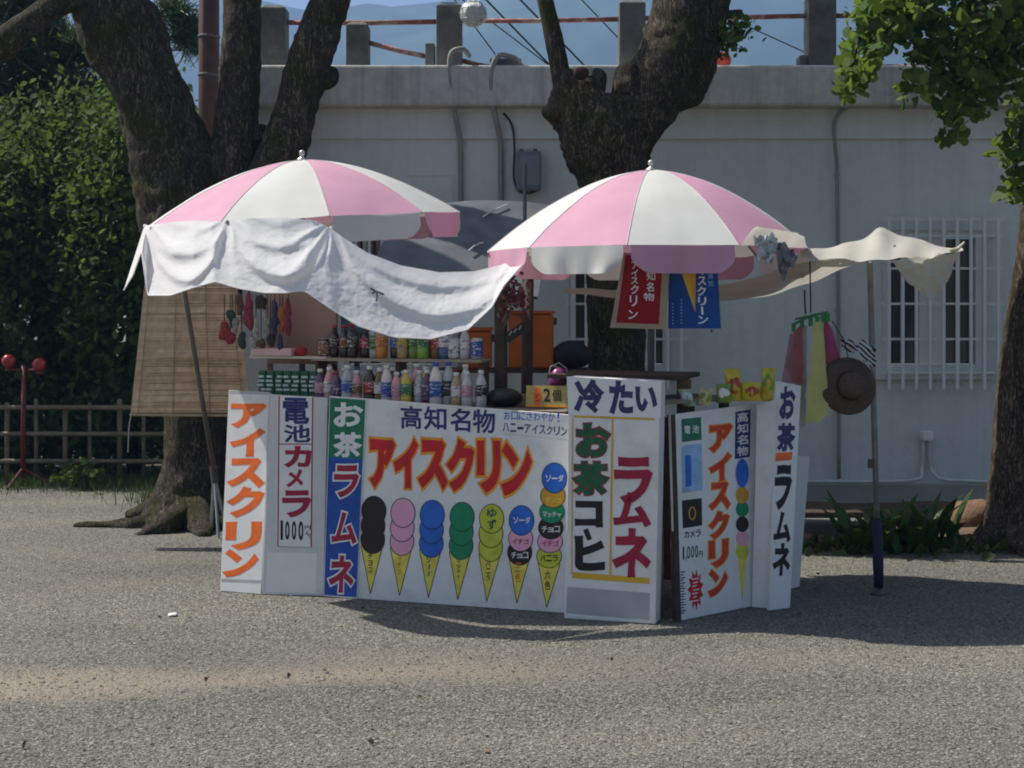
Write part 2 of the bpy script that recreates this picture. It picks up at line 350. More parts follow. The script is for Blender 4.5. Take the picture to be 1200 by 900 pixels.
# loose stones on the gravel, thick near the camera
def pebbles():
    n = 80000
    v = 560+(1010-560)*rng.random(n)**.8; Y = F*EYE/(v-VH); u = -60+1320*rng.random(n)
    X = (u-600)*Y/F
    s = .0018+.007*rng.random(n)**9+.0022*rng.random(n)
    T = np.array([(1,0,0),(0,1,0),(-1,0,0),(0,-1,0),(0,0,1),(0,0,-.4)], float)
    q = rng.random((n, 3))*.6+.7; a = rng.random(n)*6.283
    p = T[None]*q[:, None, :]; ca, sa = np.cos(a)[:, None], np.sin(a)[:, None]
    x = p[..., 0]*ca-p[..., 1]*sa; y = p[..., 0]*sa+p[..., 1]*ca; z = p[..., 2]*.65+.25+.25*x*(rng.random((n, 1))-.5)
    vs = np.stack([X[:, None]+x*s[:, None], Y[:, None]+y*s[:, None], z*s[:, None]], -1).reshape(-1, 3)
    fa = np.array([(0,1,4),(1,2,4),(2,3,4),(3,0,4)])
    li = ((np.arange(n)*6)[:, None, None]+fa[None]).reshape(-1)
    me = bpy.data.meshes.new('loose_gravel'); me.vertices.add(len(vs)); me.vertices.foreach_set('co', vs.ravel().astype(np.float32))
    me.loops.add(len(li)); me.loops.foreach_set('vertex_index', li.astype(np.int32)); me.polygons.add(len(li)//3)
    me.polygons.foreach_set('loop_start', (np.arange(len(li)//3)*3).astype(np.int32)); me.update(calc_edges=True)
    m, nt, b = nodes('gravel_stones'); g = nt.nodes.new('ShaderNodeNewGeometry'); r = nt.nodes.new('ShaderNodeValToRGB'); e = r.color_ramp.elements
    e[0].color = (.06, .06, .054, 1); e[1].color = (.23, .22, .188, 1); k = e.new(.5); k.color = (.15, .146, .126, 1)
    nt.links.new(g.outputs['Random Per Island'], r.inputs[0]); nt.links.new(r.outputs[0], b.inputs['Base Color']); b.inputs['Roughness'].default_value = .9
    me.materials.append(m); o = bpy.data.objects.new('loose_gravel', me); COL.objects.link(o)
    tag(o, 'loose grey and tan gravel strewn over the open ground', 'gravel', kind='stuff')
pebbles()

# wooded mountain far behind
def mountain():
    D = 1150; rows = []
    prof = [(-500, 60), (0, 36), (150, 30), (300, 28), (430, 20), (500, 8), (600, -14), (720, -40), (900, -70), (1100, -60), (1300, -30), (1700, 40)]
    us = np.linspace(-500, 1700, 150); top = np.interp(us, [p[0] for p in prof], [p[1] for p in prof])
    for i in range(34):
        t = i/33; row = []
        for u, v in zip(us, top):
            Y = D-450+600*t; x = (u-600)*D/F; zt = (VH-v)*D/F
            h = zt*math.sin(min(t/.75, 1)*math.pi/2)**1.2*(1 if t <= .75 else 1-.5*(t-.75)/.25)
            h += noise.fractal(Vector((x*.006, Y*.006, 0)), 1, 2, 5)*20*math.sin(math.pi*min(t, .5))*(.25 if t > .6 else 1)
            row.append(V(x, Y, max(h, -1)-1 if t > .02 else -1))
        rows.append(row)
    m = M('forested_slope', (.045, .07, .03), .95, .5, .02, spec=.05)
    MB().grid(rows).build('mountain', m, smooth=True, kind='structure', origin=(0, D, 0))
mountain()

# ============================================================ white building with roof railing
WY = 11.57
def streaky(name, col, stain, amt, base=.05):
    """painted render with rain streaks and grime blotches"""
    m, nt, b = nodes(name); N = nt.nodes.new; L = nt.links.new
    g = N('ShaderNodeNewGeometry')
    def nz(sc, scale, det=7, lo=.45, hi=.75):
        mp = N('ShaderNodeMapping'); mp.inputs['Scale'].default_value = sc; L(g.outputs['Position'], mp.inputs[0])
        n = N('ShaderNodeTexNoise'); n.inputs['Scale'].default_value = scale; n.inputs['Detail'].default_value = det; n.inputs['Roughness'].default_value = .65; L(mp.outputs[0], n.inputs[0])
        r = N('ShaderNodeMapRange'); r.inputs[1].default_value = lo; r.inputs[2].default_value = hi; L(n.outputs[0], r.inputs[0]); return r.outputs[0], n.outputs[0]
    st, _ = nz((5, 1, .22), 2.2); bl, nb_ = nz((1, 1, 1), 1.3); fine, _ = nz((1, 1, 1), 14, 8, .3, .7)
    ml = N('ShaderNodeMath'); ml.operation = 'MULTIPLY_ADD'; L(st, ml.inputs[0]); ml.inputs[1].default_value = .75
    m2 = N('ShaderNodeMath'); m2.operation = 'MULTIPLY'; L(bl, m2.inputs[0]); m2.inputs[1].default_value = .6; L(m2.outputs[0], ml.inputs[2])
    m3 = N('ShaderNodeMath'); m3.operation = 'MULTIPLY'; m3.use_clamp = True; L(ml.outputs[0], m3.inputs[0]); m3.inputs[1].default_value = amt
    mx = N('ShaderNodeMix'); mx.data_type = 'RGBA'; L(m3.outputs[0], mx.inputs[0]); mx.inputs[6].default_value = (*col, 1); mx.inputs[7].default_value = (*stain, 1)
    hv = N('ShaderNodeHueSaturation'); mr = N('ShaderNodeMapRange'); mr.inputs[3].default_value = 1-base; mr.inputs[4].default_value = 1+base; L(fine, mr.inputs[0]); L(mr.outputs[0], hv.inputs['Value']); L(mx.outputs[2], hv.inputs['Color'])
    L(hv.outputs[0], b.inputs['Base Color']); b.inputs['Roughness'].default_value = .85; b.inputs['Specular IOR Level'].default_value = .25
    bp = N('ShaderNodeBump'); bp.inputs['Strength'].default_value = .25; bp.inputs['Distance'].default_value = .01; L(fine, bp.inputs['Height']); L(bp.outputs[0], b.inputs['Normal'])
    return m
WALL = streaky('white_wall_paint', (.64, .68, .66), (.42, .45, .43), .38)
CONC = streaky('weathered_concrete', (.55, .55, .505), (.17, .175, .15), .75, .12)
CONCD = M('stained_concrete', (.14, .138, .128), .95, .3, 6, dirt=(.05, .055, .04), dirtamt=.8, dscale=5, bump=.4, bscale=40)
PLINTH = M('grey_green_plinth_render', (.36, .38, .33), .9, .12, 3, dirt=(.2, .22, .14), dirtamt=.5, dscale=2, bump=.2)
WHITEM = M('white_window_paint', (.72, .73, .72), .5, .05, 8)
GLASS = M('dark_window_glass', (.07, .078, .078), .08, .2, 2, spec=.6)
bx0, bx1 = (284-600)*WY/F, 8.6
def wz(v): return EYE-(v-VH)*WY/F
b = empty('white_building', V((bx0+bx1)/2, WY+3, 0), 'long low white building with a concrete parapet and barred windows', 'building')
holes = []                                                     # (x0,x1,z0,z1) window openings
def X(u): return (u-600)*WY/F
for du in (-634, -367, 0, 400): holes.append((X(1033+du), X(1153+du), wz(436), wz(270)))
zs = [0, wz(436), wz(270), wz(163)]
mb = MB(); xs = [bx0]+[q for h in holes for q in h[:2]]+[bx1]
for i in range(len(xs)-1):
    a, c = xs[i], xs[i+1]
    if i % 2 == 0: mb.box(((a+c)/2, WY+.1, wz(163)/2), (c-a, .2, wz(163)))
    else:
        mb.box(((a+c)/2, WY+.1, zs[1]/2), (c-a, .2, zs[1])); mb.box(((a+c)/2, WY+.1, (zs[2]+zs[3])/2), (c-a, .2, zs[3]-zs[2]))
mb.box((bx0+.1, WY+3.1, wz(163)/2), (.2, 5.8, wz(163)))
mb.box((bx1-.1, WY+3.1, wz(163)/2), (.2, 5.8, wz(163)))
mb.build('wall', WALL, b)
MB().box(((bx0+bx1)/2, WY+.09, (wz(163)+wz(128))/2), (bx1-bx0+.04, .24, wz(128)-wz(163))).build('wall_band', WALL, b)
cb = MB().box(((bx0+bx1)/2, WY+2.9, (wz(128)+wz(81))/2+.001), (bx1-bx0+.3, 6.2, wz(81)-wz(128))).build('parapet', CONC, b, bevel=.02)
MB().box(((bx0+bx1)/2, WY-.03, wz(566)/2), (bx1-bx0+.06, .12, wz(566))).build('plinth', PLINTH, b, bevel=.01)
# shallow access hatch outline
for (u0, v0, u1, v1) in ((478, 204, 531, 206), (529, 206, 531, 238)):
    MB().box(((X(u0)+X(u1))/2, WY-.004, (wz(v0)+wz(v1))/2), (abs(X(u1)-X(u0)), .008, abs(wz(v1)-wz(v0)))).build('hatch_edge', WALL, b)
BAR = None
for du, (hx0, hx1, hz0, hz1) in zip((-634, -367, 0, 400), holes):
    wn = MB()
    for (a, c, z0, z1) in ((hx0, hx1, hz0, hz0+.06), (hx0, hx1, hz1-.06, hz1), (hx0, hx0+.06, hz0+.06, hz1-.06), (hx1-.06, hx1, hz0+.06, hz1-.06)):
        wn.box(((a+c)/2, WY+.06, (z0+z1)/2), (c-a, .08, z1-z0))
    wd = wn.build('window', WHITEM, b)
    mid = (hx0+hx1)/2
    MB().box((mid, WY+.065, (hz0+hz1)/2), (.19, .05, hz1-hz0-.13)).build('mullion', WHITEM, wd)
    for sx in (-1, 1):
        c = mid+sx*((hx1-hx0)/4+.0175); wdt = (hx1-hx0)/2-.155+.03
        MB().box((c, WY+.09, (hz0+hz1)/2), (wdt, .012, hz1-hz0-.13)).build('pane', GLASS, wd)
        MB().box((c, WY+.075, (hz0+hz1)/2), (.03, .025, hz1-hz0-.13)).build('glazing_bar', WHITEM, wd)
    MB().box((mid, WY-.015, hz0-.03), (hx1-hx0+.12, .1, .05)).build('window_sill', WALL, b)
    for i in range(9):
        xx = X(1037+du+15.8*i); MB().box((xx, WY-.13, (wz(256)+wz(455))/2), (.022, .022, wz(256)-wz(455))).build('grille_bar', WHITEM, b)
    for vv in (258, 277, 315, 356, 397, 436):
        MB().box((X(1100+du), WY-.109, wz(vv)), (X(1166)-X(1034)+.06, .018, .018)).build('grille_rail', WHITEM, b)
    for i in (-1, 1):
        for vv in (277, 436): MB().box((X(1100+du+i*60), WY-.05, wz(vv)-.016), (.02, .1, .02)).build('grille_bracket', WHITEM, b)
# soft seams of rendered wall
SEAM = M('wall_seam', (.5, .52, .53), .8, .05)

# roof railing: concrete posts with rusty pipes
RUST = M('flaking_red_pipe_paint', (.30, .10, .07), .8, .3, 14, dirt=(.6, .57, .52), dirtamt=.9, dscale=9, bump=.2)
rr = empty('roof_railing', V(2.5, WY+.1, wz(81)), 'weathered concrete posts and rusty pipes of the railing on the building roof', 'railing')
ztop = wz(81)
for (u0, u1, vt, tilt) in ((304, 334, 8, 0), (405, 431, 28, 0), (511, 541, 5, 0), (726, 757, 2, 0), (948, 981, -6, 0), (1168, 1200, -8, 0), (1390, 1422, -8, 0)):
    wd = (u1-u0)*WY/F; h = wz(vt)-ztop; c = X((u0+u1)/2)
    m = MB(); d = .2; z0, z1 = ztop+.002, ztop+h; k = wd/2; yy = WY+.12
    m.add([(c-k, yy-d/2, z0), (c+k, yy-d/2, z0), (c+k, yy+d/2, z0), (c-k, yy+d/2, z0), (c-k, yy-d/2, z1), (c+k, yy-d/2, z1), (c+k, yy+d/2, z1), (c-k, yy+d/2, z1),
           (c-k*.6, yy-d*.3, z1+.03), (c+k*.6, yy-d*.3, z1+.03), (c+k*.6, yy+d*.3, z1+.03), (c-k*.6, yy+d*.3, z1+.03)],
          [(0,3,2,1),(0,1,5,4),(1,2,6,5),(2,3,7,6),(3,0,4,7),(4,5,9,8),(5,6,10,9),(6,7,11,10),(7,4,8,11),(8,9,10,11)])
    m.build('post', CONCD, rr, bevel=.008)
for (u0, u1, vt) in ((498, 509, 50), (574, 611, 68), (938, 947, 64)):
    MB().box((X((u0+u1)/2), WY+.1, (ztop+wz(vt))/2+.002), (X(u1)-X(u0), .16, wz(vt)-ztop)).build('broken_post', CONCD, rr, bevel=.01)
yr = WY+.12
def rail(u0, v0, u1, v1, r=.02): MB().tube([V(X(u0), yr, wz(v0)), V(X((u0+u1)/2), yr, wz((v0+v1)/2)-.006), V(X(u1), yr, wz(v1))], r, 8).build('rail', RUST, rr, smooth=True)
rail(334, 23, 511, 22); rail(541, 21, 726, 19); rail(757, 18, 948, 15); rail(981, 15, 1168, 12); rail(1200, 12, 1390, 8)
rail(431, 47, 498, 63); rail(541, 68, 576, 76)
rail(612, 78, 726, 77); rail(757, 77, 940, 76); rail(981, 75, 1168, 74)
# round lamp with a wire guard on the railing
lc = V(X(555), WY-.06, wz(18)); lr = 16*WY/F
lamp = empty('floodlight', lc, 'round silvery floodlight with wire guard on the roof railing', 'lamp')
AX = Matrix.Rotation(R(90), 3, 'X')
SILV = M('silvery_reflector', (.55, .56, .55), .3, .15, 30, metal=.6)
MB().lathe([(.02, -.12), (lr*.6, -.1), (lr*.95, -.03), (lr, 0), (lr*.93, .012), (.01, -.02)], 20, lc, AX).build('housing', SILV, lamp, smooth=True)
MB().lathe([(.01, .035), (lr*.5, .03), (lr*.9, .013)], 20, lc, AX).build('lens', M('frosted_lens', (.5, .52, .5), .35, .1), lamp, smooth=True)
for i in range(5):
    o = (i-2)*lr*.38; k = math.sqrt(max(lr*lr-o*o, 0))
    MB().tube([lc+V(o, -.02, -k), lc+V(o, -.055, -k*.5), lc+V(o, -.06, k*.5), lc+V(o, -.02, k)], .004, 6).build('guard_wire', STEEL, lamp)
    MB().tube([lc+V(-k, -.02, o), lc+V(-k*.5, -.06, o), lc+V(k*.5, -.065, o), lc+V(k, -.02, o)], .004, 6).build('guard_wire', STEEL, lamp)
MB().tube([lc+V(0, .1, 0), lc+V(0, .2, 0)], .02, 8).build('mount', DARKSTEEL, lamp)
rl = V(X(848), WY+.02, ztop)
rb = empty('red_roof_lamp', rl, 'small round red lamp on the parapet beside the forked tree', 'lamp')
MB().blob(rl+V(0, 0, .075), .065, 0, nu=16, nv=10).build('globe', M('red_lamp_plastic', (.55, .06, .03), .35, .1), rb, smooth=True)
MB().lathe([(.05, .002), (.045, .02), (.02, .03)], 12, rl).build('base', DARKSTEEL, rb)
# hoses and conduits on the wall
CON = M('grey_conduit', (.27, .27, .255), .7, .15, 10)
def hose(pts, r, label, m=CON, name='wall_conduit', sub=6):
    a = spline(pts, sub); root = empty(name, V(X(pts[-1][0]), WY-.03, wz(pts[-1][1])), label, 'conduit')
    MB().tube([V(X(q[0]), WY-.03-q[2], wz(q[1])) for q in a], r, 8).build('pipe', m, root, smooth=True)
    for i in range(1, 3):
        q = a[int(len(a)*(.45+.22*i))-1]; MB().box((X(q[0]), WY-.017, wz(q[1])), (.045, .034, .016)).build('clip', STEEL, root)
    return root
hose([(550, 66, .0), (543, 62, .14), (531, 66, .16), (528, 82, .155), (530, 110, .15), (534, 135, .1), (539, 165, .03), (540, 200, .006), (540, 300, .006), (540, 560, .006)], .02, 'grey hose looping over the parapet left of the electric box, the left one of two')
hose([(612, 78, -.05), (602, 72, .13), (585, 70, .16), (577, 85, .155), (576, 110, .15), (580, 135, .1), (586, 165, .03), (587, 200, .006), (587, 300, .006), (587, 560, .006)], .023, 'grey hose looping over the parapet nearest the electric box')
hose([(990, 128, .01), (981, 133, .06), (976, 145, .02), (975, 165, .05), (979, 190, .01), (980, 230, .006), (981, 330, .006), (982, 560, .006)], .016, 'thin grey conduit running down the wall left of the barred window')
eb = empty('electric_box', V(X(620), WY-.06, wz(226)), 'grey electric meter box on the wall above the slate sheet', 'electric box')
MB().box((X(619), WY-.08, wz(202)), (29*WY/F, .15, 46*WY/F)).build('case', M('blue_grey_enclosure', (.16, .18, .2), .5, .1), eb, bevel=.02)
MB().box((X(621), WY-.16, wz(202)), (22*WY/F, .012, 36*WY/F)).build('cover', M('blue_grey_cover', (.19, .215, .235), .5, .1), eb, bevel=.006)
for s in (-8, 8): MB().box((X(619+s), WY-.07, wz(178)), (.03, .06, .025)).build('lug', DARKSTEEL, eb)
MB().tube([V(X(q[0]), WY-.03-q[2], wz(q[1])) for q in spline([(590, 133, .0), (600, 148, .02), (603, 175, .02), (602, 205, .03), (606, 222, .06), (616, 228, .08), (630, 224, .05)], 6)], .009, 6).build('cable', M('black_cable', (.03, .03, .03), .6), eb, smooth=True)
# outdoor socket with two bent pipes
so = empty('outdoor_socket', V(X(1084), WY-.05, wz(565)), 'small white outdoor socket with two bent pipes low on the wall', 'socket')
PIPEW = M('white_pipe', (.6, .6, .58), .5, .08)
MB().box((X(1084), WY-.05, wz(510)), (.085, .1, .075)).build('box', M('white_socket_plastic', (.78, .78, .76), .4, .03), so, bevel=.01)
for pts in ([(1081, 515), (1080, 540), (1077, 555), (1068, 562), (1040, 564), (950, 564), (860, 564)], [(1087, 515), (1089, 545), (1093, 556), (1102, 562), (1120, 563), (1160, 565)]):
    MB().tube([V(X(q[0]), WY-.118 if q[1] > 560 else WY-.03-.0, wz(q[1])) if False else V(X(q[0]), WY-.03-.09*min(max((q[1]-548)/12, 0), 1), wz(q[1])+(0.012 if q[1] > 560 else 0)) for q in spline(pts, 6)], .014, 8).build('pipe', PIPEW, so, smooth=True)
# overhead cables behind the building
CAB = M('overhead_cable_sheath', (.02, .022, .025), .7)
for i, (u0, v0, u1, v1, lab) in enumerate(((533, 0, 583, 67, 'black overhead cable passing just behind the round floodlight'), (570, 0, 640, 72, 'black overhead cable sloping down between floodlight and forked tree'),
        (578, 27, 640, 74, 'thin black overhead cable below its neighbour beside the floodlight'), (610, 0, 683, 75, 'thick black overhead cable ending above the broken tree stump'),
        (682, 0, 725, 45, 'thin overhead cable meeting the concrete post beside the forked tree'), (870, 28, 945, 62, 'thin overhead cable behind the leafy sprout right of the forked tree'))):
    Y = 17.5; k0 = (v0+420)/(v1-v0); dx = u1-u0; dv = v1-v0
    MB().tube([P(u0-dx*k0, v0-dv*k0, Y), P(u0, v0, Y), P(u1, v1, Y), P(u1+dx*1.2, v1+dv*1.2, Y+.3)], .012 if i in (1, 3) else .008, 6).build('overhead_cable', CAB, label=lab, cat='cable', group='overhead cables above the roof')
# rusty steel utility pole
up = empty('utility_pole', V((245-600)*12.4/F, 12.4, 0), 'rust brown steel pole behind the left tree stems', 'pole')
PB = M('rust_brown_pole_paint', (.075, .035, .028), .6, .2, 10)
MB().tube([V((245-600)*12.4/F, 12.4, 0), V((245-600)*12.4/F, 12.4, 7)], [.1, .08], 16).build('shaft', PB, up, smooth=True)
for v in (43, 88): MB().lathe([(.094, -.012), (.098, 0), (.094, .012)], 16, P(245, v, 12.4)).build('band', DARKSTEEL, up)

# ============================================================ trees
BARK = barkmat('mossy_bark', (.22, .185, .135), (.014, .012, .009), (.07, .075, .018), .85)
BARK2 = barkmat('grey_brown_bark', (.25, .19, .14), (.02, .016, .012), (.06, .065, .02), .4)
LEAF_A = leafmat('broad_green_leaf', (.03, .065, .012), (.065, .125, .02), (.14, .215, .035), .45, .65)
LEAF_H = leafmat('hedge_leaf', (.022, .048, .014), (.046, .09, .022), (.095, .15, .034), .42, .8)
LEAF_D = leafmat('dark_evergreen_leaf', (.024, .052, .02), (.045, .085, .03), (.085, .135, .042), .35, .8)
LEAF_P = leafmat('pine_needle', (.022, .05, .024), (.04, .08, .034), (.075, .125, .045), .25)

lt = empty('multi_stemmed_tree', G(222, 612), 'thick mossy tree with three leaning stems behind the left parasol', 'tree')
YL = 10.85; mb = MB()
pxtube(mb, [(226, 624, 82), (225, 607, 60), (226, 578, 43), (227, 520, 36), (226, 430, 37), (222, 330, 44), (213, 240, 52), (196, 170, 48), (170, 100, 44), (140, 30, 46), (118, -40, 43), (95, -160, 36), (70, -330, 26)], YL, 36, 14, .17, 4.2)
pxtube(mb, [(232, 360, 26), (256, 260, 32), (272, 190, 27), (280, 100, 24), (283, 20, 23), (286, -80, 22), (300, -240, 16), (310, -380, 11)], YL, 26, 12, .17, 4.5, 5)
pxtube(mb, [(250, 330, 26, -.05), (300, 240, 30, -.1), (330, 185, 28, -.1), (352, 110, 27, -.1), (374, 40, 25, -.1), (392, -20, 23, -.1), (420, -160, 18, -.1), (450, -340, 11, 0)], YL, 26, 12, .2, 4.5, 9)
mb.blob(P(384, 92, YL-.1), .085, .3, 8); mb.blob(P(120, 62, YL-.1), (.1, .12, .16), .3, 6); mb.blob(P(305, 160, YL), .1, .3, 6)
pxtube(mb, [(125, -25, 26, -.1), (90, -5, 17, -.2), (62, 8, 15, -.25), (30, 30, 16, -.3), (0, 55, 17, -.35), (-50, 80, 15, -.4), (-160, 90, 11, -.4)], YL, 14, 6, .15, 4, 3)
for pts in ([(212, 588, 30), (190, 606, 18, -.12), (160, 617, 11, -.2), (125, 617, 8, -.2), (95, 616, 5, -.2), (86, 616, 1.5, -.2)], [(208, 580, 22), (180, 596, 12, .15), (150, 604, 6, .25)], [(212, 595, 26), (190, 618, 16, -.3), (165, 630, 6, -.4)], [(240, 590, 28), (262, 608, 15, -.25), (285, 620, 8, -.4)],
            [(220, 590, 32), (205, 610, 18, -.35), (180, 622, 10, -.5), (160, 628, 4, -.6)], [(230, 590, 30), (235, 615, 16, -.4), (240, 632, 8, -.65)]):
    pxtube(mb, pts, YL, 14, 8, .35, 7, 2)
mb.build('trunk', BARK, lt, smooth=True)
leaves('crown', np.concatenate([clumps((-3.2, 15.6, 7.6), (2.0, 1.6, 1.0), 60, 90, .22), clumps((-.4, 13.4, 9.0), (1.7, 1.6, 1.0), 50, 90, .22)]), .085, LEAF_A, lt)

mt = empty('forked_tree', V((722-600)*10.3/F, 10.3, 0), 'dark mossy tree with a broken stump fork behind the right parasol', 'tree')
YM = 10.3; mb = MB()
pxtube(mb, [(722, 640, 52), (722, 600, 40), (724, 520, 35), (723, 430, 33), (720, 330, 35), (720, 240, 38), (716, 195, 44), (708, 155, 54), (712, 115, 42)], YM, 36, 14, .17, 4.5, 12)
pxtube(mb, [(706, 195, 32), (688, 155, 34), (679, 118, 31), (676, 94, 24), (677, 86, 17)], YM-.08, 28, 14, .34, 6.5, 13)
mb.blob(P(652, 130, YM-.1), (.1, .11, .1), .55, 9, 1, 24, 16); mb.blob(P(664, 100, YM-.1), (.06, .08, .1), .6, 11, 2, 22, 14); mb.blob(P(700, 100, YM-.1), (.06, .07, .1), .6, 11, 3, 22, 14)
pxtube(mb, [(664, 130, 13, -.1), (658, 90, 11.5, -.1), (650, 50, 11, -.1), (641, 10, 10, -.1), (632, -40, 9, -.1), (610, -200, 7), (590, -350, 4)], YM, 12, 6, .08, 6, 4)
pxtube(mb, [(722, 190, 36), (738, 150, 38), (762, 112, 40), (785, 65, 38), (798, 20, 37), (806, -30, 36), (826, -160, 27), (850, -320, 16)], YM, 28, 13, .18, 4.5, 6)
pxtube(mb, [(762, 126, 22, .05), (796, 104, 23, .02), (816, 78, 22), (826, 45, 20), (835, 10, 18), (845, -40, 16), (880, -200, 9)], YM, 22, 12, .22, 5, 8)
mb.blob(P(802, 106, YM-.05), (.12, .12, .12), .5, 8, 4, 26, 18); mb.blob(P(735, 100, YM-.15), (.09, .08, .15), .5, 9, 7, 24, 16)
pxtube(mb, [(828, 30, 8), (845, 20, 6, -.05), (858, 16, 5, -.05), (870, 14, 3, -.05)], YM, 8, 4, .1, 8, 3)
mb.build('trunk', BARK, mt, smooth=True)
MB().blob(P(680, 86, YM-.3), (.055, .03, .045), .3, 9, 4).build('hollow', M('rotten_wood', (.03, .012, .008), .95, .4, 20, bump=.4), mt, smooth=True)
mb = MB(); pxtube(mb, [(836, 62, 3), (848, 48, 2), (858, 36, 1.5), (870, 30, 1)], YM-.1, 6, 3, 0); mb.build('sprout_twig', BARK, mt)
leaves('sprout_leaves', np.concatenate([rng.normal(size=(34, 3))*(.045, .05, .05)+np.array(P(a, c, YM-.1)) for a, c in ((852, 40), (862, 32), (872, 33), (848, 56), (857, 48))]), .045, LEAF_A, mt, 'fan')
leaves('crown', np.concatenate([clumps((1.8, 12.4, 7.8), (2.2, 2.0, 1.1), 70, 90, .24)]), .085, LEAF_A, mt)

rt = empty('leaning_tree', G(1190, 636), 'dark trunked tree at the right edge with bright hanging leaves', 'tree')
YR = 9.85; mb = MB()
pxtube(mb, [(1186, 650, 60), (1188, 632, 46), (1190, 600, 34), (1192, 540, 30), (1196, 470, 29), (1208, 380, 29), (1222, 280, 28), (1232, 160, 27), (1238, 40, 26), (1240, -80, 24), (1250, -250, 18), (1262, -400, 10)], YR, 20, 7, .12, 4, 30)
for pts in ([(1180, 615, 24), (1160, 632, 13, -.15), (1140, 642, 6, -.25)], [(1190, 615, 26), (1200, 645, 14, -.35), (1205, 662, 5, -.55)]): pxtube(mb, pts, YR, 10, 5, .2, 6)
limbs = [[(1232, 30, 14, 0), (1190, -25, 10, -.3), (1120, -45, 7, -.6), (1060, -30, 5, -.8), (1020, 10, 3, -.9), (1000, 70, 1.5, -.95)], [(1236, 10, 12, 0), (1200, -10, 8, -.4), (1150, 5, 5, -.7), (1120, 60, 3, -.8), (1115, 120, 1.6, -.85)],
         [(1230, 90, 9, 0), (1215, 110, 5, -.3), (1195, 160, 3, -.5), (1188, 210, 1.5, -.55)], [(1238, -40, 12, 0), (1180, -70, 8, -.2), (1100, -110, 6, -.2), (1010, -120, 3, 0)]]
for l in limbs: pxtube(mb, l, YR, 8, 5, .05, 6)
mb.build('trunk', BARK2, rt, smooth=True)
cl = []
for u, v, ru, rv, n, dy in ((1040, 12, 42, 26, 210, -.9), (1012, 55, 24, 34, 150, -.95), (998, 90, 17, 22, 95, -.95), (985, 100, 8, 9, 22, -.95), (1035, 40, 24, 22, 80, -.9), (1055, 25, 24, 22, 90, -.85), (1080, 22, 24, 22, 90, -.8), (1085, 70, 24, 30, 120, -.85), (1068, 100, 14, 18, 52, -.9), (1120, 30, 36, 36, 240, -.75),
                           (1125, 85, 30, 34, 220, -.8), (1118, 130, 17, 26, 110, -.85), (1112, 158, 10, 12, 28, -.85), (1140, 110, 24, 26, 90, -.7), (1165, 40, 36, 46, 300, -.6), (1170, 85, 26, 26, 120, -.6), (1195, 40, 26, 50, 260, -.5),
                           (1190, 165, 20, 20, 110, -.55), (1196, 205, 15, 22, 80, -.55), (1185, 222, 10, 12, 26, -.55), (1205, 130, 16, 30, 90, -.5), (1230, 60, 40, 90, 300, -.3), (1250, 190, 40, 60, 200, -.3),
                           (1100, -40, 90, 45, 500, -.6), (1000, -50, 80, 35, 300, -.5), (1230, -60, 80, 60, 400, -.2)):
    q = rng.normal(size=(n, 3))*.55; q /= np.maximum(1, np.linalg.norm(q, axis=1)/1.15)[:, None]; s = (YR+dy)/F
    cl.append(np.array(P(u, v, YR+dy))+q*np.array([ru*s, .22, rv*s]))
cl.append(clumps((4.4, 9.6, 5.6), (1.9, 1.9, 1.3), 60, 70, .22))
leaves('crown', np.concatenate(cl), .058, LEAF_A, rt, 'fan', updir=0, hang=.7)

# hedge trees and shrubs beyond the bamboo fence
def shrub(name, label, cat, base, parts, mat, size, stem=None, shape='oval'):
    root = empty(name, V(base[0], base[1], 0), label, cat, 'greenery beyond the bamboo fence')
    leaves('crown', np.concatenate([clumps(*p) for p in parts]), size, mat, root, shape)
    m = MB(); m.tube([V(base[0], base[1], -.02), V(base[0]+.05, base[1], .5), V(base[0]-.05, base[1]+.1, 1.1), V(base[0], base[1], max(p[0][2] for p in parts))], [.09, .07, .06, .02], 10, nz=.15)
    for p in parts[:3]: m.tube([V(base[0], base[1], .6), V((base[0]+p[0][0])/2, (base[1]+p[0][1])/2, p[0][2]*.6), V(*p[0])], [.05, .035, .015], 8)
    m.build('trunk', BARK2, root, smooth=True)
    return root
shrub('broadleaf_shrub', 'large green shrub behind the red tripod stand and bamboo fence', 'shrub', (-4.9, 14.3), [((-4.9, 14.3, 1.5), (.95, .8, 1.3), 150, 110, .13), ((-5.2, 14.2, 2.5), (.8, .7, .8), 80, 90, .17), ((-4.5, 14.6, 3.0), (.55, .5, .7), 40, 60, .2), ((-4.7, 14.1, .6), (1.1, .5, .55), 80, 80, .12)], LEAF_H, .062)
shrub('broadleaf_shrub', 'green shrub with sunlit leaves behind the bamboo blind', 'shrub', (-3.7, 14.2), [((-3.7, 14.2, 1.6), (.9, .8, 1.3), 150, 110, .13), ((-3.6, 14.1, 2.7), (.75, .7, .8), 80, 90, .17), ((-3.9, 14.6, 3.2), (.5, .5, .7), 40, 60, .2), ((-3.4, 14.0, .6), (1.0, .5, .55), 80, 80, .12)], LEAF_H, .062)
shrub('broadleaf_shrub', 'dark shrub beyond the fence hidden mostly by the tree trunk', 'shrub', (-2.6, 14.6), [((-2.6, 14.6, 1.3), (.9, .7, 1.2), 120, 100, .13), ((-2.5, 14.4, .6), (.9, .6, .6), 60, 80, .12)], LEAF_D, .06)
shrub('evergreen_tree', 'dark evergreen tree rising behind the hedge at the left edge', 'tree', (-5.6, 17.5), [((-5.6, 17.5, 2.9), (1.9, 1.2, 1.3), 220, 120, .17), ((-3.8, 17.6, 2.6), (1.6, 1.0, 1.3), 180, 120, .17)], LEAF_D, .075)
pn = empty('pine_tree', V(-5.3, 15.6, 0), 'blue green pine with bare crooked boughs at the upper left', 'tree')
mb = MB(); tufts = []
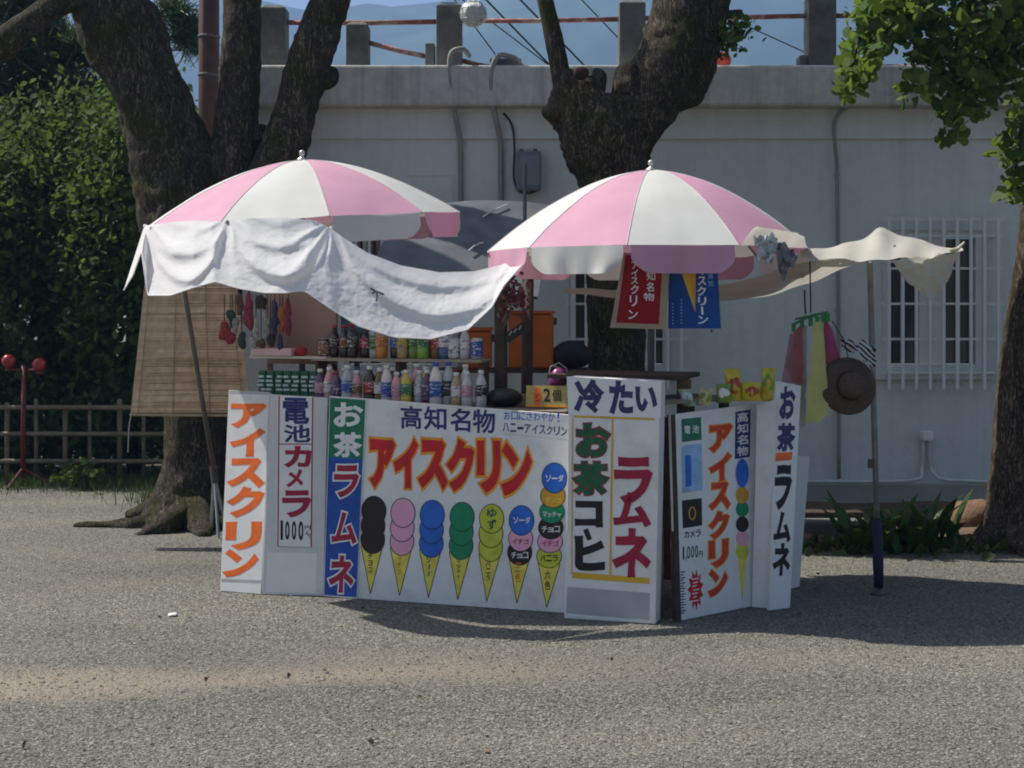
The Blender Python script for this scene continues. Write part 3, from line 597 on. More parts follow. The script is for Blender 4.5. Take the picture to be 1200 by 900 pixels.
mb.tube([V(-6.6, 15.6, -.05), V(-6.5, 15.6, 1.5), V(-6.2, 15.5, 3.2), V(-5.9, 15.6, 4.4), V(-5.6, 15.7, 5.6)], [.16, .14, .12, .1, .05], 12, nz=.15)
for pts in ([(-40, 60), (20, 72), (60, 90), (95, 118), (125, 125)], [(-40, 110), (30, 108), (70, 135), (110, 150), (150, 140)], [(-30, 40), (30, 48), (70, 62), (110, 66)], [(-40, 150), (40, 160), (90, 175), (140, 180)], [(-30, 15), (10, 12), (40, 18)]):
    a = spline([P(u, v, 15.3+.2*random.random()) for u, v in pts], 5); mb.tube(a, np.linspace(.055, .012, len(a)), 8)
    for q in a[3:]:
        for _ in range(4): tufts.append(np.array(q)+rng.normal(size=3)*(.12, .12, .07)+(0, 0, .05))
tw = [P(212, 20, 15.6), P(222, 45, 15.6), P(208, 42, 15.6), P(228, 55, 15.6), P(196, 15, 15.6), P(216, 35, 15.7)]
mb.tube([V(-6.2, 15.6, 3.4), P(60, 150, 15.8), P(150, 90, 15.7), P(205, 40, 15.6), P(222, 20, 15.6)], [.05, .045, .035, .02, .01], 8)
tufts += [np.array(t)+rng.normal(size=3)*.06 for t in tw for _ in range(3)]
mb.build('trunk', BARK, pn, smooth=True)
nd = np.concatenate([np.repeat(np.array(t)[None], 130, 0)+rng.normal(size=(130, 3))*.05 for t in tufts])
leaves('crown', nd, .13, LEAF_P, pn, 'needle', .4)

# grass at the fence foot and broad tufts
GR = leafmat('grass_blade', (.022, .045, .01), (.04, .075, .014), (.08, .12, .025), .25)
gx = np.concatenate([np.stack([rng.uniform(-5.6, -2.3, 2600), rng.normal(13.0, .22, 2600), np.zeros(2600)], -1), np.stack([rng.normal(-2.75, .22, 900), rng.normal(12.1, .25, 900), np.zeros(900)], -1)])
leaves('grass', gx, .075, GR, None, 'needle', 3.0, label='thin green grass along the foot of the bamboo fence', cat='grass', kind='stuff')
tf = empty('leafy_tuft', V(-3.85, 12.9, 0), 'low bright green tuft at the fence foot beside the red stand', 'plant')
leaves('foliage', rng.normal(size=(120, 3))*(.08, .06, .06)+np.array((-3.85, 12.9, .12)), .06, LEAF_H, tf)
MB().tube([V(-3.85, 12.9, -.01), V(-3.84, 12.9, .2)], [.012, .004], 6).build('stem', BARK2, tf)

# bamboo fence
BAM = M('weathered_bamboo', (.16, .135, .09), .7, .3, 12, bump=.1)
FY = 13.3; bf = empty('bamboo_fence', V(-4.2, FY, 0), 'low weathered bamboo fence in front of the hedge at left', 'fence')
for v in (478, 509, 541):
    MB().tube([P(-160, v, FY-.04), P(60, v-.6, FY-.04), P(235, v, FY-.04)], .022, 8, nz=.05).build('rail', BAM, bf, smooth=True)
for i, u in enumerate((-120, -75, -35, 8, 42, 76, 105, 140, 168, 200, 230)):
    MB().tube([V((u-600)*FY/F, FY+.01, -.02), V((u-600)*FY/F, FY+.01, (1.6-(472-VH)*FY/F)+.04*math.sin(i*2.1))], .024 if i % 2 else .018, 8, nz=.06).build('post', BAM, bf, smooth=True)
# red tripod stand with two round lamps
RED = M('red_stand_paint', (.11, .010, .012), .5, .2, 10); REDL = M('red_ball_plastic', (.3, .012, .02), .3, .1, 10, coat=.3)
b0 = G(27, 571); rs = empty('red_tripod_stand', V(b0.x, b0.y, 0), 'red tripod stand holding two round red balls near the fence', 'stand')
Yq = b0.y
MB().tube([V(b0.x, Yq, .05), P(28, 428, Yq)], .022, 10).build('pole', RED, rs, smooth=True)
MB().tube([P(8, 433, Yq), P(48, 434, Yq)], .012, 8).build('crossbar', RED, rs)
for u, v in ((10, 423), (46, 427)):
    bl = MB().blob(P(u, v, Yq), 8*Yq/F, 0, nu=18, nv=12).build('ball', REDL, rs, smooth=True)
    MB().lathe([(.03, -.085), (.03, -.06), (.012, -.05)], 10, P(u, v, Yq)).build('socket', RED, bl)
for a in (0, 120, 240):
    d = V(math.cos(R(a+15)), math.sin(R(a+15)), 0); MB().tube([V(b0.x, Yq, .17), V(b0.x, Yq, 0)+d*.24+V(0, 0, .012)], .014, 8).build('leg', RED, rs)

# garden bed at the wall foot
SOIL = M('dry_brown_soil', (.13, .085, .055), .95, .35, 8, bump=.5, bscale=30)
rows = []
for i in range(30):
    t = i/29; y = 9.5+t*(WY-.08-9.5); row = []
    for j in range(70):
        x = 1.2+j*.1; yy = y+(.12*noise.noise(V(x*1.3, 0, 3)) if i == 0 else 0)
        row.append(V(x, yy, -.02+.09*math.sin(min(t*3, 1)*1.57)+.05*noise.noise(V(x*2, y*2, 0))))
    rows.append(row)
MB().grid(rows).build('garden_bed', SOIL, kind='structure', smooth=True)
mb = MB()
for k in range(4): mb.blob(P(1140+10*k, 606+5*(k % 2), 10.3+.15*k), (.17, .2, .13), .3, 6, k)
mb.build('soil_mound', M('reddish_soil', (.17, .10, .06), .95, .3, 9, bump=.5, bscale=25), smooth=True, label='mound of reddish brown soil beside the right tree', cat='soil')
for k, (u0, u1, v0, v1, Y, lab) in enumerate(((905, 1012, 600, 611, 10.4, 'dark timber beam on top of another at the wall foot'), (900, 1010, 613, 625, 10.2, 'dark timber beam lying under another at the wall foot'))):
    a, c = P(u0, v0, Y), P(u1, v1, Y)
    MB().box(((a.x+c.x)/2, Y+.1, (a.z+c.z)/2), (c.x-a.x, .2, a.z-c.z), rz=.02).build('timber_beam', WOOD_D, label=lab, cat='timber', bevel=.01)
MB().box((P(960, 630, 9.9).x, 10.05, .065), (.8, .18, .15), rz=.02).build('kerb_stone', CONCD, label='low stone kerb lying before the timber beams', cat='kerb', bevel=.015)
# broad-leaved plant
def strap_leaf(mb, base, az, ln, wd, rise, droop):
    rows = []; d = V(math.cos(az), math.sin(az), 0); s = V(-math.sin(az), math.cos(az), 0)
    for i in range(8):
        t = i/7; p = base+d*(ln*(.25*t+.55*t*t*droop))+V(0, 0, ln*(rise*t-.55*droop*t**2.4)); w_ = wd*math.sin(math.pi*min(.08+t*.92, .995))**.8
        rows.append([p-s*w_, p-V(0, 0, w_*.25), p+s*w_])
    mb.grid(rows)
PL = leafmat('strap_leaf', (.012, .032, .008), (.025, .065, .012), (.06, .115, .02), .25, .35)
for k, (u, v, n, lab) in enumerate(((1020, 648, 26, 'broad leaved green plant at the left of the clump by the metal pole'), (1062, 646, 30, 'broad leaved green plant in the middle of the clump under the socket'), (1100, 640, 20, 'broad leaved green plant at the right of the clump near the soil mound'))):
    c = G(u, v); c.z = .02; pr = empty('strap_leaf_plant', c, lab, 'plant', 'broad leaved plants at the wall foot')
    for i in range(n):
        m = MB(); a = random.random()*6.28; q = c+V(random.uniform(-.16, .16), random.uniform(-.1, .1), 0)
        strap_leaf(m, q, a, random.uniform(.28, .5), random.uniform(.026, .042), random.uniform(.75, 1.05), random.uniform(.2, .8)); m.build('leaf', PL, pr, smooth=True)
# a few weeds along the bed edge
wx = np.stack([rng.uniform(1.75, 4, 700), rng.normal(9.6, .1, 700), np.full(700, .01)], -1)
leaves('weeds', wx, .06, GR, None, 'oval', 1.2, label='sparse low weeds along the edge of the garden bed', cat='weeds', kind='stuff')
fv = rng.uniform(600, 900, 70); fy = F*EYE/(fv-VH); fx = (rng.uniform(-20, 1220, 70)-600)*fy/F
leaves('fallen_leaves', np.stack([fx, fy, np.full(70,   .008)], -1), .02, leafmat('dry_leaf', (.05, .03, .015), (.11, .07, .03), (.2, .15, .06), .1, .8), None, 'oval', -.1, label='small dry fallen leaves scattered over the gravel', cat='leaves', kind='stuff')
MB().blob((G(203, 722).x, G(203, 722).y, .008), (.028, .02, .009), .5, 60, 3).build('paper_scrap', INK['white'], label='small white scrap of paper on the gravel', cat='litter', bevel=.006)

# ============================================================ stall: sign boards
class Sign:
    def __init__(s, name, label, cat, corners, lean=4, thick=.02, mat=None, group=None, fwd=0):
        TL, TR, BR, BL = corners; a, c = G(*BL), G(*BR); d = (c-a).normalized(); n = V(d.y, -d.x, 0)
        if n.y > 0: n = -n
        s.n = (n*math.cos(R(lean))+V(0, 0, math.sin(R(lean)))).normalized(); s.pl = Plane(a+n*fwd, s.n); s.d = d
        q = [s.pl.hit(*p) for p in (TL, TR, BR, BL)]
        for i in (2, 3): q[i].z = .002
        s.q = q; base = (q[2]+q[3])/2; base.z = 0
        s.root = empty(name, base, label, cat, group)
        s.board = MB().plate(q, -s.n*thick).build('board', mat or W_PAINT, s.root, bevel=.003)
    def text(s, items, ink, tr, name='lettering', **k):
        return letters(MB(), s.pl, items, tr, **k).build(name, INK[ink], s.root)
    def shape(s, pts, ink, tr, lift=.003, name='print'):
        return flat(s.pl, pts, tr, lift).build(name, INK[ink], s.root)

# --- orange lettered board at the left end
tA = crop(250, 440, 3.3333)
A = Sign('ice_cream_sign', 'narrow white sign board with orange lettering at the left end of the stall', 'sign', ((268, 457), (316, 460), (306, 697), (258, 693)), 8, .025)
A.text([('ア', 68, 108, 210, 205), ('イ', 62, 205, 203, 316), ('ス', 52, 322, 203, 438), ('ク', 50, 432, 200, 555), ('リ', 45, 570, 190, 682), ('ン', 37, 678, 176, 790)], 'orange', tA, bold=.055, slant=-.04)
for y0, y1 in ((58, 70), (794, 806)): A.shape([(62-(y0-60)*.042, y0), (218-(y0-60)*.042, y0+6), (218-(y1-60)*.042, y1+6), (62-(y1-60)*.042, y1)], 'grey', tA, .002, 'edge_tape')
# --- battery and camera board
Bs = Sign('camera_sign', 'white board with blue and red lettering offering cameras, left of the green strip', 'sign', ((316, 462), (384, 466), (379, 699), (307, 697)), 5, .03, W_BACK)
Bs.shape([(252, 78), (392, 82), (384, 672), (246, 668)], 'white', tA, .002, 'paper_sheet')
m = MB(); strip(Bs.pl, [(257, 80), (252, 668)], 5, tA, .004, m); strip(Bs.pl, [(388, 84), (382, 670)], 5, tA, .004, m); strip(Bs.pl, [(257, 268), (385, 268)], 4, tA, .0043, m); m.build('ruled_line', INK['crimson'], Bs.root)
m = MB(); strip(Bs.pl, [(250, 668), (384, 672)], 4, tA, .0045, m); m.build('ruled_line', INK['grey'], Bs.root)
Bs.text([('電', 272, 87, 374, 190), ('池', 274, 192, 380, 262)], 'navy', tA, bold=.025, lift=.005)
Bs.text([('カ', 275, 275, 384, 360), ('メ', 285, 366, 352, 437), ('ラ', 268, 448, 384, 556)], 'crimson', tA, bold=.045, lift=.005)
Bs.text([('1', 262, 566, 272, 642), ('0', 280, 568, 298, 642), ('0', 306, 568, 324, 643), ('0', 332, 569, 352, 645)], 'black', tA, bold=.03, lift=.005)
Bs.text([('円', 357, 586, 380, 603), ('よ', 358, 606, 372, 622), ('り', 370, 618, 382, 636)], 'black', tA, bold=.01, lift=.005)
Bs.shape([(210, 690), (405, 694), (400, 850), (205, 846)], 'white', tA, .0025, 'lower_sheet')
# --- green and blue strip
Cs = Sign('tea_sign', 'tall green and blue sign strip with white and red lettering beside the ice cream panel', 'sign', ((386, 464), (429, 467), (418, 702), (379, 699)), 2, .02, fwd=.008)
def qlerp(s, x0, x1, y0, y1):
    TL, TR, BR, BL = s
    def at(x, y):
        a = (TL[0]+(TR[0]-TL[0])*x, TL[1]+(TR[1]-TL[1])*x); b_ = (BL[0]+(BR[0]-BL[0])*x, BL[1]+(BR[1]-BL[1])*x); return (a[0]+(b_[0]-a[0])*y, a[1]+(b_[1]-a[1])*y)
    return [at(x0, y0), at(x1, y0), at(x1, y1), at(x0, y1)]
ID = lambda x, y: (x, y); cq = ((386, 464), (429, 467), (418, 702), (379, 699))
Cs.shape(qlerp(cq, .02, .985, .008, .305), 'gfield', ID, .002, 'green_field'); Cs.shape(qlerp(cq, .02, .985, .305, .992), 'bfield', ID, .002, 'blue_field')
Cs.text([('お', 470, 105, 585, 200), ('茶', 467, 222, 582, 320)], 'white', tA, bold=.035, lift=.004, slant=-.04)
it = [('ラ', 470, 350, 570, 478), ('ム', 462, 532, 562, 660), ('ネ', 450, 702, 550, 848)]
Cs.text(it, 'white', tA, 'lettering', bold=.04, extra=.045, lift=.004, slant=-.04); Cs.text(it, 'crimson', tA, bold=.04, lift=.006, slant=-.04)
# --- big ice cream panel
tD = crop(410, 460, 3.4615)
D = Sign('ice_cream_board', 'large white panel with red lettering and seven painted ice cream cones', 'sign', ((429, 467), (668, 486), (662, 719), (418, 702)), 2, .02)
D.text([('高', 205, 52, 292, 146), ('知', 300, 55, 392, 152), ('名', 406, 62, 490, 157), ('物', 498, 66, 590, 164)], 'navy', tD, bold=.022, dy=.035)
m = MB(); letters(m, D.pl, [(c, 625+30*i, 76+1.2*i, 651+30*i, 110+1.2*i) for i, c in enumerate('お口にさわやか')], tD, bold=.012); letters(m, D.pl, [('!', 842, 78, 850, 120)], tD, bold=.012); m.build('lettering', INK['blue'], D.root)
m = MB(); letters(m, D.pl, [(c, 620+29.6*i, 122+2.2*i+(12 if c == 'ー' else 0), 645+29.6*i, 158+2.2*i-(12 if c == 'ー' else 0)) for i, c in enumerate('ハニーアイスクリン')], tD, bold=.018); m.build('lettering', INK['navy'], D.root)
m = MB()
for i in range(30): strip(D.pl, [(612+9.4*i, 166+.9*i), (617+9.4*i, 166.5+.9*i)], 2.5, tD, .003, m)
m.build('dotted_line', INK['grey'], D.root)
it = [('ア', 80, 186, 185, 385), ('イ', 176, 182, 278, 386), ('ス', 276, 190, 398, 392), ('ク', 392, 186, 506, 402), ('リ', 514, 192, 612, 408), ('ン', 612, 200, 738, 418)]
D.text(it, 'amber', tD, 'lettering', bold=.062, extra=.05, lift=.0028, dy=.03); D.text(it, 'red', tD, bold=.062, lift=.005, dy=.03)
LN = MB()
def scoop(cx, cy, rx, ry, ink, lay):
    flat(D.pl, ell(cx, cy, rx, ry), tD, .003+.0012*lay).build('scoop', INK[ink], D.root); ring(D.pl, cx, cy, rx+1, ry+1, 3.2, tD, .0036+.0012*lay, LN)
def cone(cx, ytop, hw, tx, ty, words, ink):
    flat(D.pl, [(cx-hw, ytop), (cx+hw, ytop+3), (tx, ty)], tD, .003).build('wafer_cone', INK['yellow'], D.root)
    strip(D.pl, [(cx-hw, ytop), (tx, ty), (cx+hw, ytop+3)], 3, tD, .0036, LN)
    n = len(words); h = 84/n
    hw_ = lambda c, i: 2.2 if c == 'ー' else (13-2.2*i if n > 2 else 14)
    D.text([(c, cx-4-hw_(c, i), ytop+32+h*i-(tx < 0), cx-8+4*(c == 'ー')+hw_(c, i), ytop+30+h*(i+.9)) for i, c in enumerate(words)], ink, tD, bold=.02, lift=.0045, slant=-.05)
for cx, cy, tx, ink, words, wi in ((97, 480, 83, 'choc', 'チョコ', 'black'), (215, 488, 201, 'pink', 'イチゴ', 'orange'), (334, 496, 318, 'blue', 'ソーダ', 'navy'), (455, 504, 437, 'jade', 'マッチャ', 'green'), (575, 512, 555, 'lime', 'バニラ', 'black'), (696, 519, 677, None, '三色', 'orange')):
    ty = cy+333 if cx < 90 else cy+336
    cone(cx-8, cy+140, 44, tx, ty, words, wi)
    if ink:
        scoop(cx-4, cy+116, 49, 58, ink, 1); scoop(cx-3, cy+60, 49, 58, ink, 2); scoop(cx, cy, 50, 60, ink, 3)
    else:
        scoop(cx-7, cy+130, 50, 52, 'choc', 1); scoop(cx-3, cy+74, 50, 52, 'pink', 2); scoop(cx, cy, 51, 61, 'blue', 3)
cone(808, 690, 45, 798, 872, '六色', 'black')
for i, (cx, cy, ry, ink) in enumerate(((808, 664, 48, 'lime'), (812, 604, 47, 'pink'), (815, 548, 47, 'choc'), (820, 484, 47, 'jade'), (824, 420, 48, 'mango'), (830, 347, 62, 'blue'))): scoop(cx, cy, 51, ry, ink, 1+i)
LN.build('outline', INK['black'], D.root)
def rowtext(word, cx, cy, wdt, h, ink, lift):
    n = len(word); cw = wdt/n
    D.text([(c, cx-wdt/2+cw*i+cw*.06, cy-h/2+(h*.38 if c == 'ー' else (h*.25 if c in 'ッャョ' else 0)), cx-wdt/2+cw*(i+1)-cw*.06, cy+h/2-(h*.38 if c == 'ー' else 0)) for i, c in enumerate(word)], ink, tD, bold=.02, lift=lift)
D.text([('ゆ', 556, 470, 596, 508), ('ず', 558, 514, 594, 556)], 'green', tD, bold=.03, lift=.009)
rowtext('ソーダ', 697, 518, 72, 26, 'white', .009); rowtext('イチゴ', 692, 604, 72, 22, 'crimson', .009); rowtext('チョコ', 689, 660, 72, 26, 'white', .009)
rowtext('ソーダ', 830, 348, 76, 28, 'white', .0125); rowtext('マンゴ', 825, 437, 68, 20, 'yellow', .0125); rowtext('マッチャ', 820, 494, 78, 22, 'white', .0125); rowtext('チョコ', 815, 554, 76, 26, 'white', .0125); rowtext('イチゴ', 812, 612, 72, 24, 'crimson', .0125); rowtext('バニラ', 808, 672, 76, 26, 'black', .0125)
# --- cold drinks board, a box
tE = crop(600, 430, 2.903)
Es = Sign('cold_drinks_sign', 'white box shaped sign for cold tea and coffee with purple headline at the stall corner', 'sign', ((668, 441), (774, 447), (768, 732), (661, 725)), 0, .13, W_PAINT)
Es.shape([(186, 32), (508, 50), (505, 172), (192, 165)], 'white', tE, .003, 'headline_sheet')
Es.text([('冷', 210, 42, 315, 158), ('た', 330, 45, 412, 162), ('い', 418, 66, 494, 152)], 'indigo', tE, bold=.05, lift=.006)
m = MB(); strip(Es.pl, [(208, 168), (486, 178)], 7, tE, .005, m); strip(Es.pl, [(342, 178), (334, 710)], 7, tE, .0053, m); strip(Es.pl, [(205, 708), (468, 728)], 20, tE, .005, m); strip(Es.pl, [(206, 175), (203, 705)], 4, tE, .005, m); m.build('golden_line', INK['gold'], Es.root)
it = [('お', 218, 192, 334, 308), ('茶', 206, 322, 330, 436)]
Es.text(it, 'crimson', tE, 'lettering', bold=.05, extra=.03, lift=.006); Es.text(it, 'green', tE, bold=.05, lift=.008)
Es.text([('コ', 214, 455, 310, 546), ('ヒ', 212, 575, 316, 694)], 'black', tE, bold=.06, lift=.006)
m = MB(); strip(Es.pl, [(250, 552), (264, 588)], 17, tE, .006, m); m.build('lettering', INK['black'], Es.root)
Es.text([('ラ', 346, 306, 480, 470), ('ム', 344, 425, 474, 546), ('ネ', 340, 548, 474, 716)], 'crimson', tE, bold=.045, lift=.0085)
Es.shape([(188, 748), (470, 770), (466, 862), (184, 838)], 'grey', tE, .002, 'lower_panel')
m = MB(); strip(Es.pl, [(186, 742), (472, 766)], 5, tE, .0035, m); strip(Es.pl, [(182, 842), (468, 870)], 6, tE, .0035, m); m.build('batten', INK['white'], Es.root)
# --- right side panel
tF = crop(770, 420, 2.8105)
Fs = Sign('side_sign', 'white side panel with vertical orange lettering and small camera pictures, right of the stall corner', 'sign', ((786, 486), (886, 473), (882, 711), (793, 729)), 4, .02)
MB().plate([Fs.pl.hit(*tF(x, y), .004) for x, y in ((46, 186), (60, 184), (80, 866), (65, 869))], -Fs.n*.03).build('edge_post', WOOD_D, Fs.root)
Fs.shape([(80, 200), (145, 193), (147, 268), (82, 276)], 'gfield', tF); Fs.text([('電', 90, 222, 110, 248), ('池', 116, 219, 138, 246)], 'white', tF, bold=.02, lift=.005)
Fs.shape([(80, 288), (147, 280), (150, 434), (83, 444)], 'pale', tF); Fs.shape([(92, 320), (112, 318), (114, 420), (94, 424)], 'blue', tF, .005)
Fs.shape([(82, 468), (147, 460), (149, 550), (85, 560)], 'black', tF); m = MB(); ring(Fs.pl, 116, 510, 12, 22, 4, tF, .005, m); m.build('print', INK['mango'], Fs.root)
Fs.text([('カ', 90, 568, 106, 592), ('メ', 109, 566, 125, 590), ('ラ', 128, 563, 145, 588)], 'black', tF, bold=.025)
Fs.text([('1', 84, 620, 90, 662), (',', 94, 652, 98, 668), ('0', 98, 618, 109, 660), ('0', 112, 617, 122, 658), ('0', 125, 615, 135, 656), ('円', 138, 634, 151, 654)], 'green', tF, bold=.02)
m = MB(); [strip(Fs.pl, [(77+.18*k, 704+9*k+(k % 3)), (92+.18*k-(k % 2)*5, 703+9*k)], 4, tF, .003, m) for k in range(16)]; m.build('small_print', INK['navy'], Fs.root)
star = [(127+(27 if i % 2 else 17)*math.cos(i*math.pi/11), 762-(70 if i % 2 else 46)*math.sin(i*math.pi/11)-.08*0) for i in range(22)]
Fs.shape(star, 'red', tF); m = MB(); [strip(Fs.pl, [(116+3*(k % 2), 728+12*k), (138-4*(k % 3), 724+12*k)], 4, tF, .005, m) for k in range(7)]; m.build('small_print', INK['white'], Fs.root)
it = [(c, 173-.2*i*4, 222+95*i, 248-.8*i*4+(0), 312+95*i) for i, c in enumerate('アイスクリン')]
Fs.text(it, 'amber', tF, 'lettering', bold=.055, extra=.04, lift=.003, dy=-.12); Fs.text(it, 'red', tF, bold=.055, lift=.005, dy=-.12) if False else Fs.text(it, 'redorange', tF, bold=.055, lift=.005, dy=-.12)
Fs.shape([(258, 176), (308, 168), (306, 324), (256, 332)], 'navy', tF); Fs.text([(c, 264, 180+37*i, 300, 212+37*i) for i, c in enumerate('高知名物')], 'white', tF, bold=.02, lift=.005, dy=-.12)
Fs.shape([(261, 600), (302, 596), (281, 802)], 'yellow', tF, .0035, 'wafer_cone')
for i, (cy, ry, ink) in enumerate(((636, 26, 'lime'), (592, 26, 'pink'), (546, 26, 'choc'), (496, 26, 'jade'), (450, 28, 'mango'), (378, 48, 'blue'))): Fs.shape(ell(281, cy, 21, ry), ink, tF, .0045+.0012*i, 'scoop')
# --- further boards on the right
Hs = Sign('blank_board', 'blank off white board leaning behind the stall at its right end', 'board', ((922, 533), (949, 535), (937, 688), (912, 694)), 8, .015, W_BACK)
F2 = Sign('blank_side_board', 'narrow blank white board between the side panel and the narrow tea sign', 'board', ((887, 474), (910, 468), (903, 714), (881, 712)), 3, .02, W_PAINT)
Gs = Sign('narrow_tea_sign', 'narrow white sign with dark vertical lettering and one red bar at the right end', 'sign', ((909, 446), (939, 452), (926, 713), (902, 716)), 4, .025, W_PAINT)
Gs.text([('お', 404, 92, 456, 200), ('茶', 394, 212, 456, 306)], 'indigo', tF, bold=.05, slant=-.06)
Gs.shape([(389, 312), (446, 308), (444, 334), (387, 340)], 'orange', tF)
Gs.text([('ラ', 386, 350, 443, 500), ('ム', 384, 505, 442, 606), ('ネ', 381, 608, 440, 716)], 'black', tF, bold=.05, slant=-.06)
# --- small yellow price sign on the counter
tP = crop(520, 280, 4.286)
pz = P(640, 476, 7.86)
class S2: pass
Ps = S2(); Ps.pl = Plane(pz, V(-.25, -.95, .18)); Ps.root = empty('price_sign', Ps.pl.hit(640, 478), 'small yellow handwritten price sign standing on the counter', 'sign')
MB().plate([Ps.pl.hit(*tP(x, y)) for x, y in ((415, 735), (622, 738), (628, 846), (412, 842))], -Ps.pl.n*.01).build('board', M('ochre_card', (.46, .36, .12), .7, .2, 30), Ps.root)
m = MB(); letters(m, Ps.pl, [('2', 500, 750, 536, 818), ('個', 544, 756, 590, 816)], tP, bold=.02); m.build('lettering', INK['black'], Ps.root)
flat(Ps.pl, ell(470, 792, 20, 48), tP, .003).build('print', INK['orange'], Ps.root); m = MB(); strip(Ps.pl, [(462, 800), (480, 775)], 6, tP, .005, m); strip(Ps.pl, [(462, 815), (482, 808)], 6, tP, .005, m); m.build('small_print', INK['red'], Ps.root)
m = MB(); strip(Ps.pl, [(414, 838), (626, 842)], 8, tP, .003, m); m.build('border', INK['amber'], Ps.root)

# ============================================================ counter, shelf, cabinet
p0 = G(379, 699); p1 = G(662, 719); p0.z = p1.z = 0
dv = (p1-p0).normalized(); nb = V(-dv.y, dv.x, 0)
if nb.y < 0: nb = -nb
ang = math.atan2(dv.y, dv.x)
def C(s, t, z): return V(p0.x, p0.y, 0)+dv*s+nb*t+V(0, 0, z)      # s along the front, t back from it
LEN = (p1-p0).length; ZC = 1.055
ct = empty('stall_counter', C(.45, .38, 0), 'wooden stall counter behind the painted panels, set with drinks', 'counter')
PLANK = M('grey_counter_plank', (.20, .17, .135), .75, .25, 10, bump=.15)
for i in range(4): MB().box(C((LEN-.55)/2-.0, .17+.15*i, ZC-.0125), (LEN+.5, .145, .025), rz=ang).build('plank', PLANK, ct, bevel=.003)
for s in (-.45, .55, LEN-.1):
    for t in (.17, .6): MB().box(C(s, t, (ZC-.025)/2), (.045, .045, ZC-.027), rz=ang).build('leg', WOOD_M, ct)
MB().box(C((LEN-.55)/2, .17, ZC-.07), (LEN+.4, .02, .08), rz=ang).build('apron', WOOD_M, ct)
sh = empty('bottle_shelf', C(.25, .42, ZC), 'low wooden shelf on the counter carrying the upper row of bottles', 'shelf')
ZS = 1.315
MB().box(C(.28, .42, ZS-.01), (1.06, .16, .018), rz=ang).build('shelf_board', M('pale_shelf_board', (.36, .31, .25), .7, .15, 10), sh, bevel=.003)
for s in (-.23, .28, .79): MB().box(C(s, .44, (ZC+ZS-.019)/2), (.02, .12, ZS-ZC-.021), rz=ang).build('support', WOOD_M, sh)
# bottles: one of each kind, then coloured copies
def bottle_mesh(kind):
    if kind == 'pet': body = [(.028, 0), (.032, .006), (.033, .05), (.031, .06), (.033, .07), (.033, .135), (.030, .15), (.018, .18), (.0135, .19), (.0135, .2)]; lab = [(.0336, .068), (.0338, .07), (.0338, .132), (.0336, .134)]; cap = [(.0155, .198), (.0165, .2), (.0165, .216), (.014, .219)]
    elif kind == 'tall': body = [(.03, 0), (.034, .008), (.034, .15), (.028, .18), (.014, .21), (.0135, .222)]; lab = [(.0346, .05), (.0348, .052), (.0348, .138), (.0346, .14)]; cap = [(.0155, .22), (.0165, .222), (.0165, .238), (.014, .241)]
    else: body = [(.026, 0), (.032, .008), (.033, .012), (.033, .108), (.029, .118)]; lab = [(.0335, .014), (.0338, .016), (.0338, .102), (.0335, .104)]; cap = [(.0285, .117), (.029, .12), (.027, .122), (.004, .12)]
    out = []
    for nm, pr in (('b', body), ('l', lab), ('c', cap)):
        mb = MB().lathe(pr, 14); me = bpy.data.meshes.new(kind+'_'+nm); me.from_pydata(mb.v, [], mb.f); me.polygons.foreach_set('use_smooth', [len(p.vertices) == 4 for p in me.polygons]); out.append(me)
    return out
BM = {k: bottle_mesh(k) for k in ('pet', 'tall', 'can')}
def liq(n, c): return M('drink_'+n, c, .12, .15, 20, spec=.6, coat=.5)
LQ = {n: liq(n, c) for n, c in dict(cola=(.02, .008, .006), clear=(.38, .42, .44), tea=(.16, .07, .015), green=(.14, .25, .03), orange=(.55, .2, .02), milk=(.7, .68, .62), pink=(.6, .3, .32), purple=(.07, .02, .08), lime=(.2, .42, .05), dark=(.015, .03, .02), blue=(.05, .12, .3), tan=(.42, .3, .16), yellow=(.6, .5, .05), silver=(.5, .5, .5)).items()}
CAPW = M('bottle_cap_white', (.7, .7, .68), .4, .05); CAPR = M('bottle_cap_red', (.4, .02, .02), .4, .05); CAPB = M('bottle_cap_blue', (.04, .1, .4), .4, .05)
def label_mat(n, c):
    m, nt, b = nodes('label_'+n); N = nt.nodes.new; L = nt.links.new; tc = N('ShaderNodeTexCoord')
    mp = N('ShaderNodeMapping'); mp.inputs['Scale'].default_value = (28, 28, 60); L(tc.outputs['Object'], mp.inputs[0])
    nz = N('ShaderNodeTexNoise'); nz.inputs['Scale'].default_value = 1.6; nz.inputs['Detail'].default_value = 3; L(mp.outputs[0], nz.inputs[0])
    r = N('ShaderNodeValToRGB'); r.color_ramp.interpolation = 'CONSTANT'; e = r.color_ramp.elements
    alt = (.62, .6, .56) if max(c) < .6 else (.1, .12, .3)
    e[0].color = (*c, 1); e[1].position = .56; e[1].color = (*alt, 1); k = e.new(.66); k.color = (c[0]*.4, c[1]*.4, c[2]*.4, 1)
    L(nz.outputs[0], r.inputs[0]); L(r.outputs[0], b.inputs['Base Color']); b.inputs['Roughness'].default_value = .35
    return m
LBL = {n: label_mat(n, c) for n, c in dict(white=(.68, .68, .66), blue=(.03, .10, .42), red=(.38, .02, .02), green=(.03, .18, .06), yellow=(.6, .45, .05), pink=(.5, .22, .28), brown=(.2, .08, .03), purple=(.12, .04, .16), black=(.03, .03, .03), orange=(.5, .17, .02)).items()}
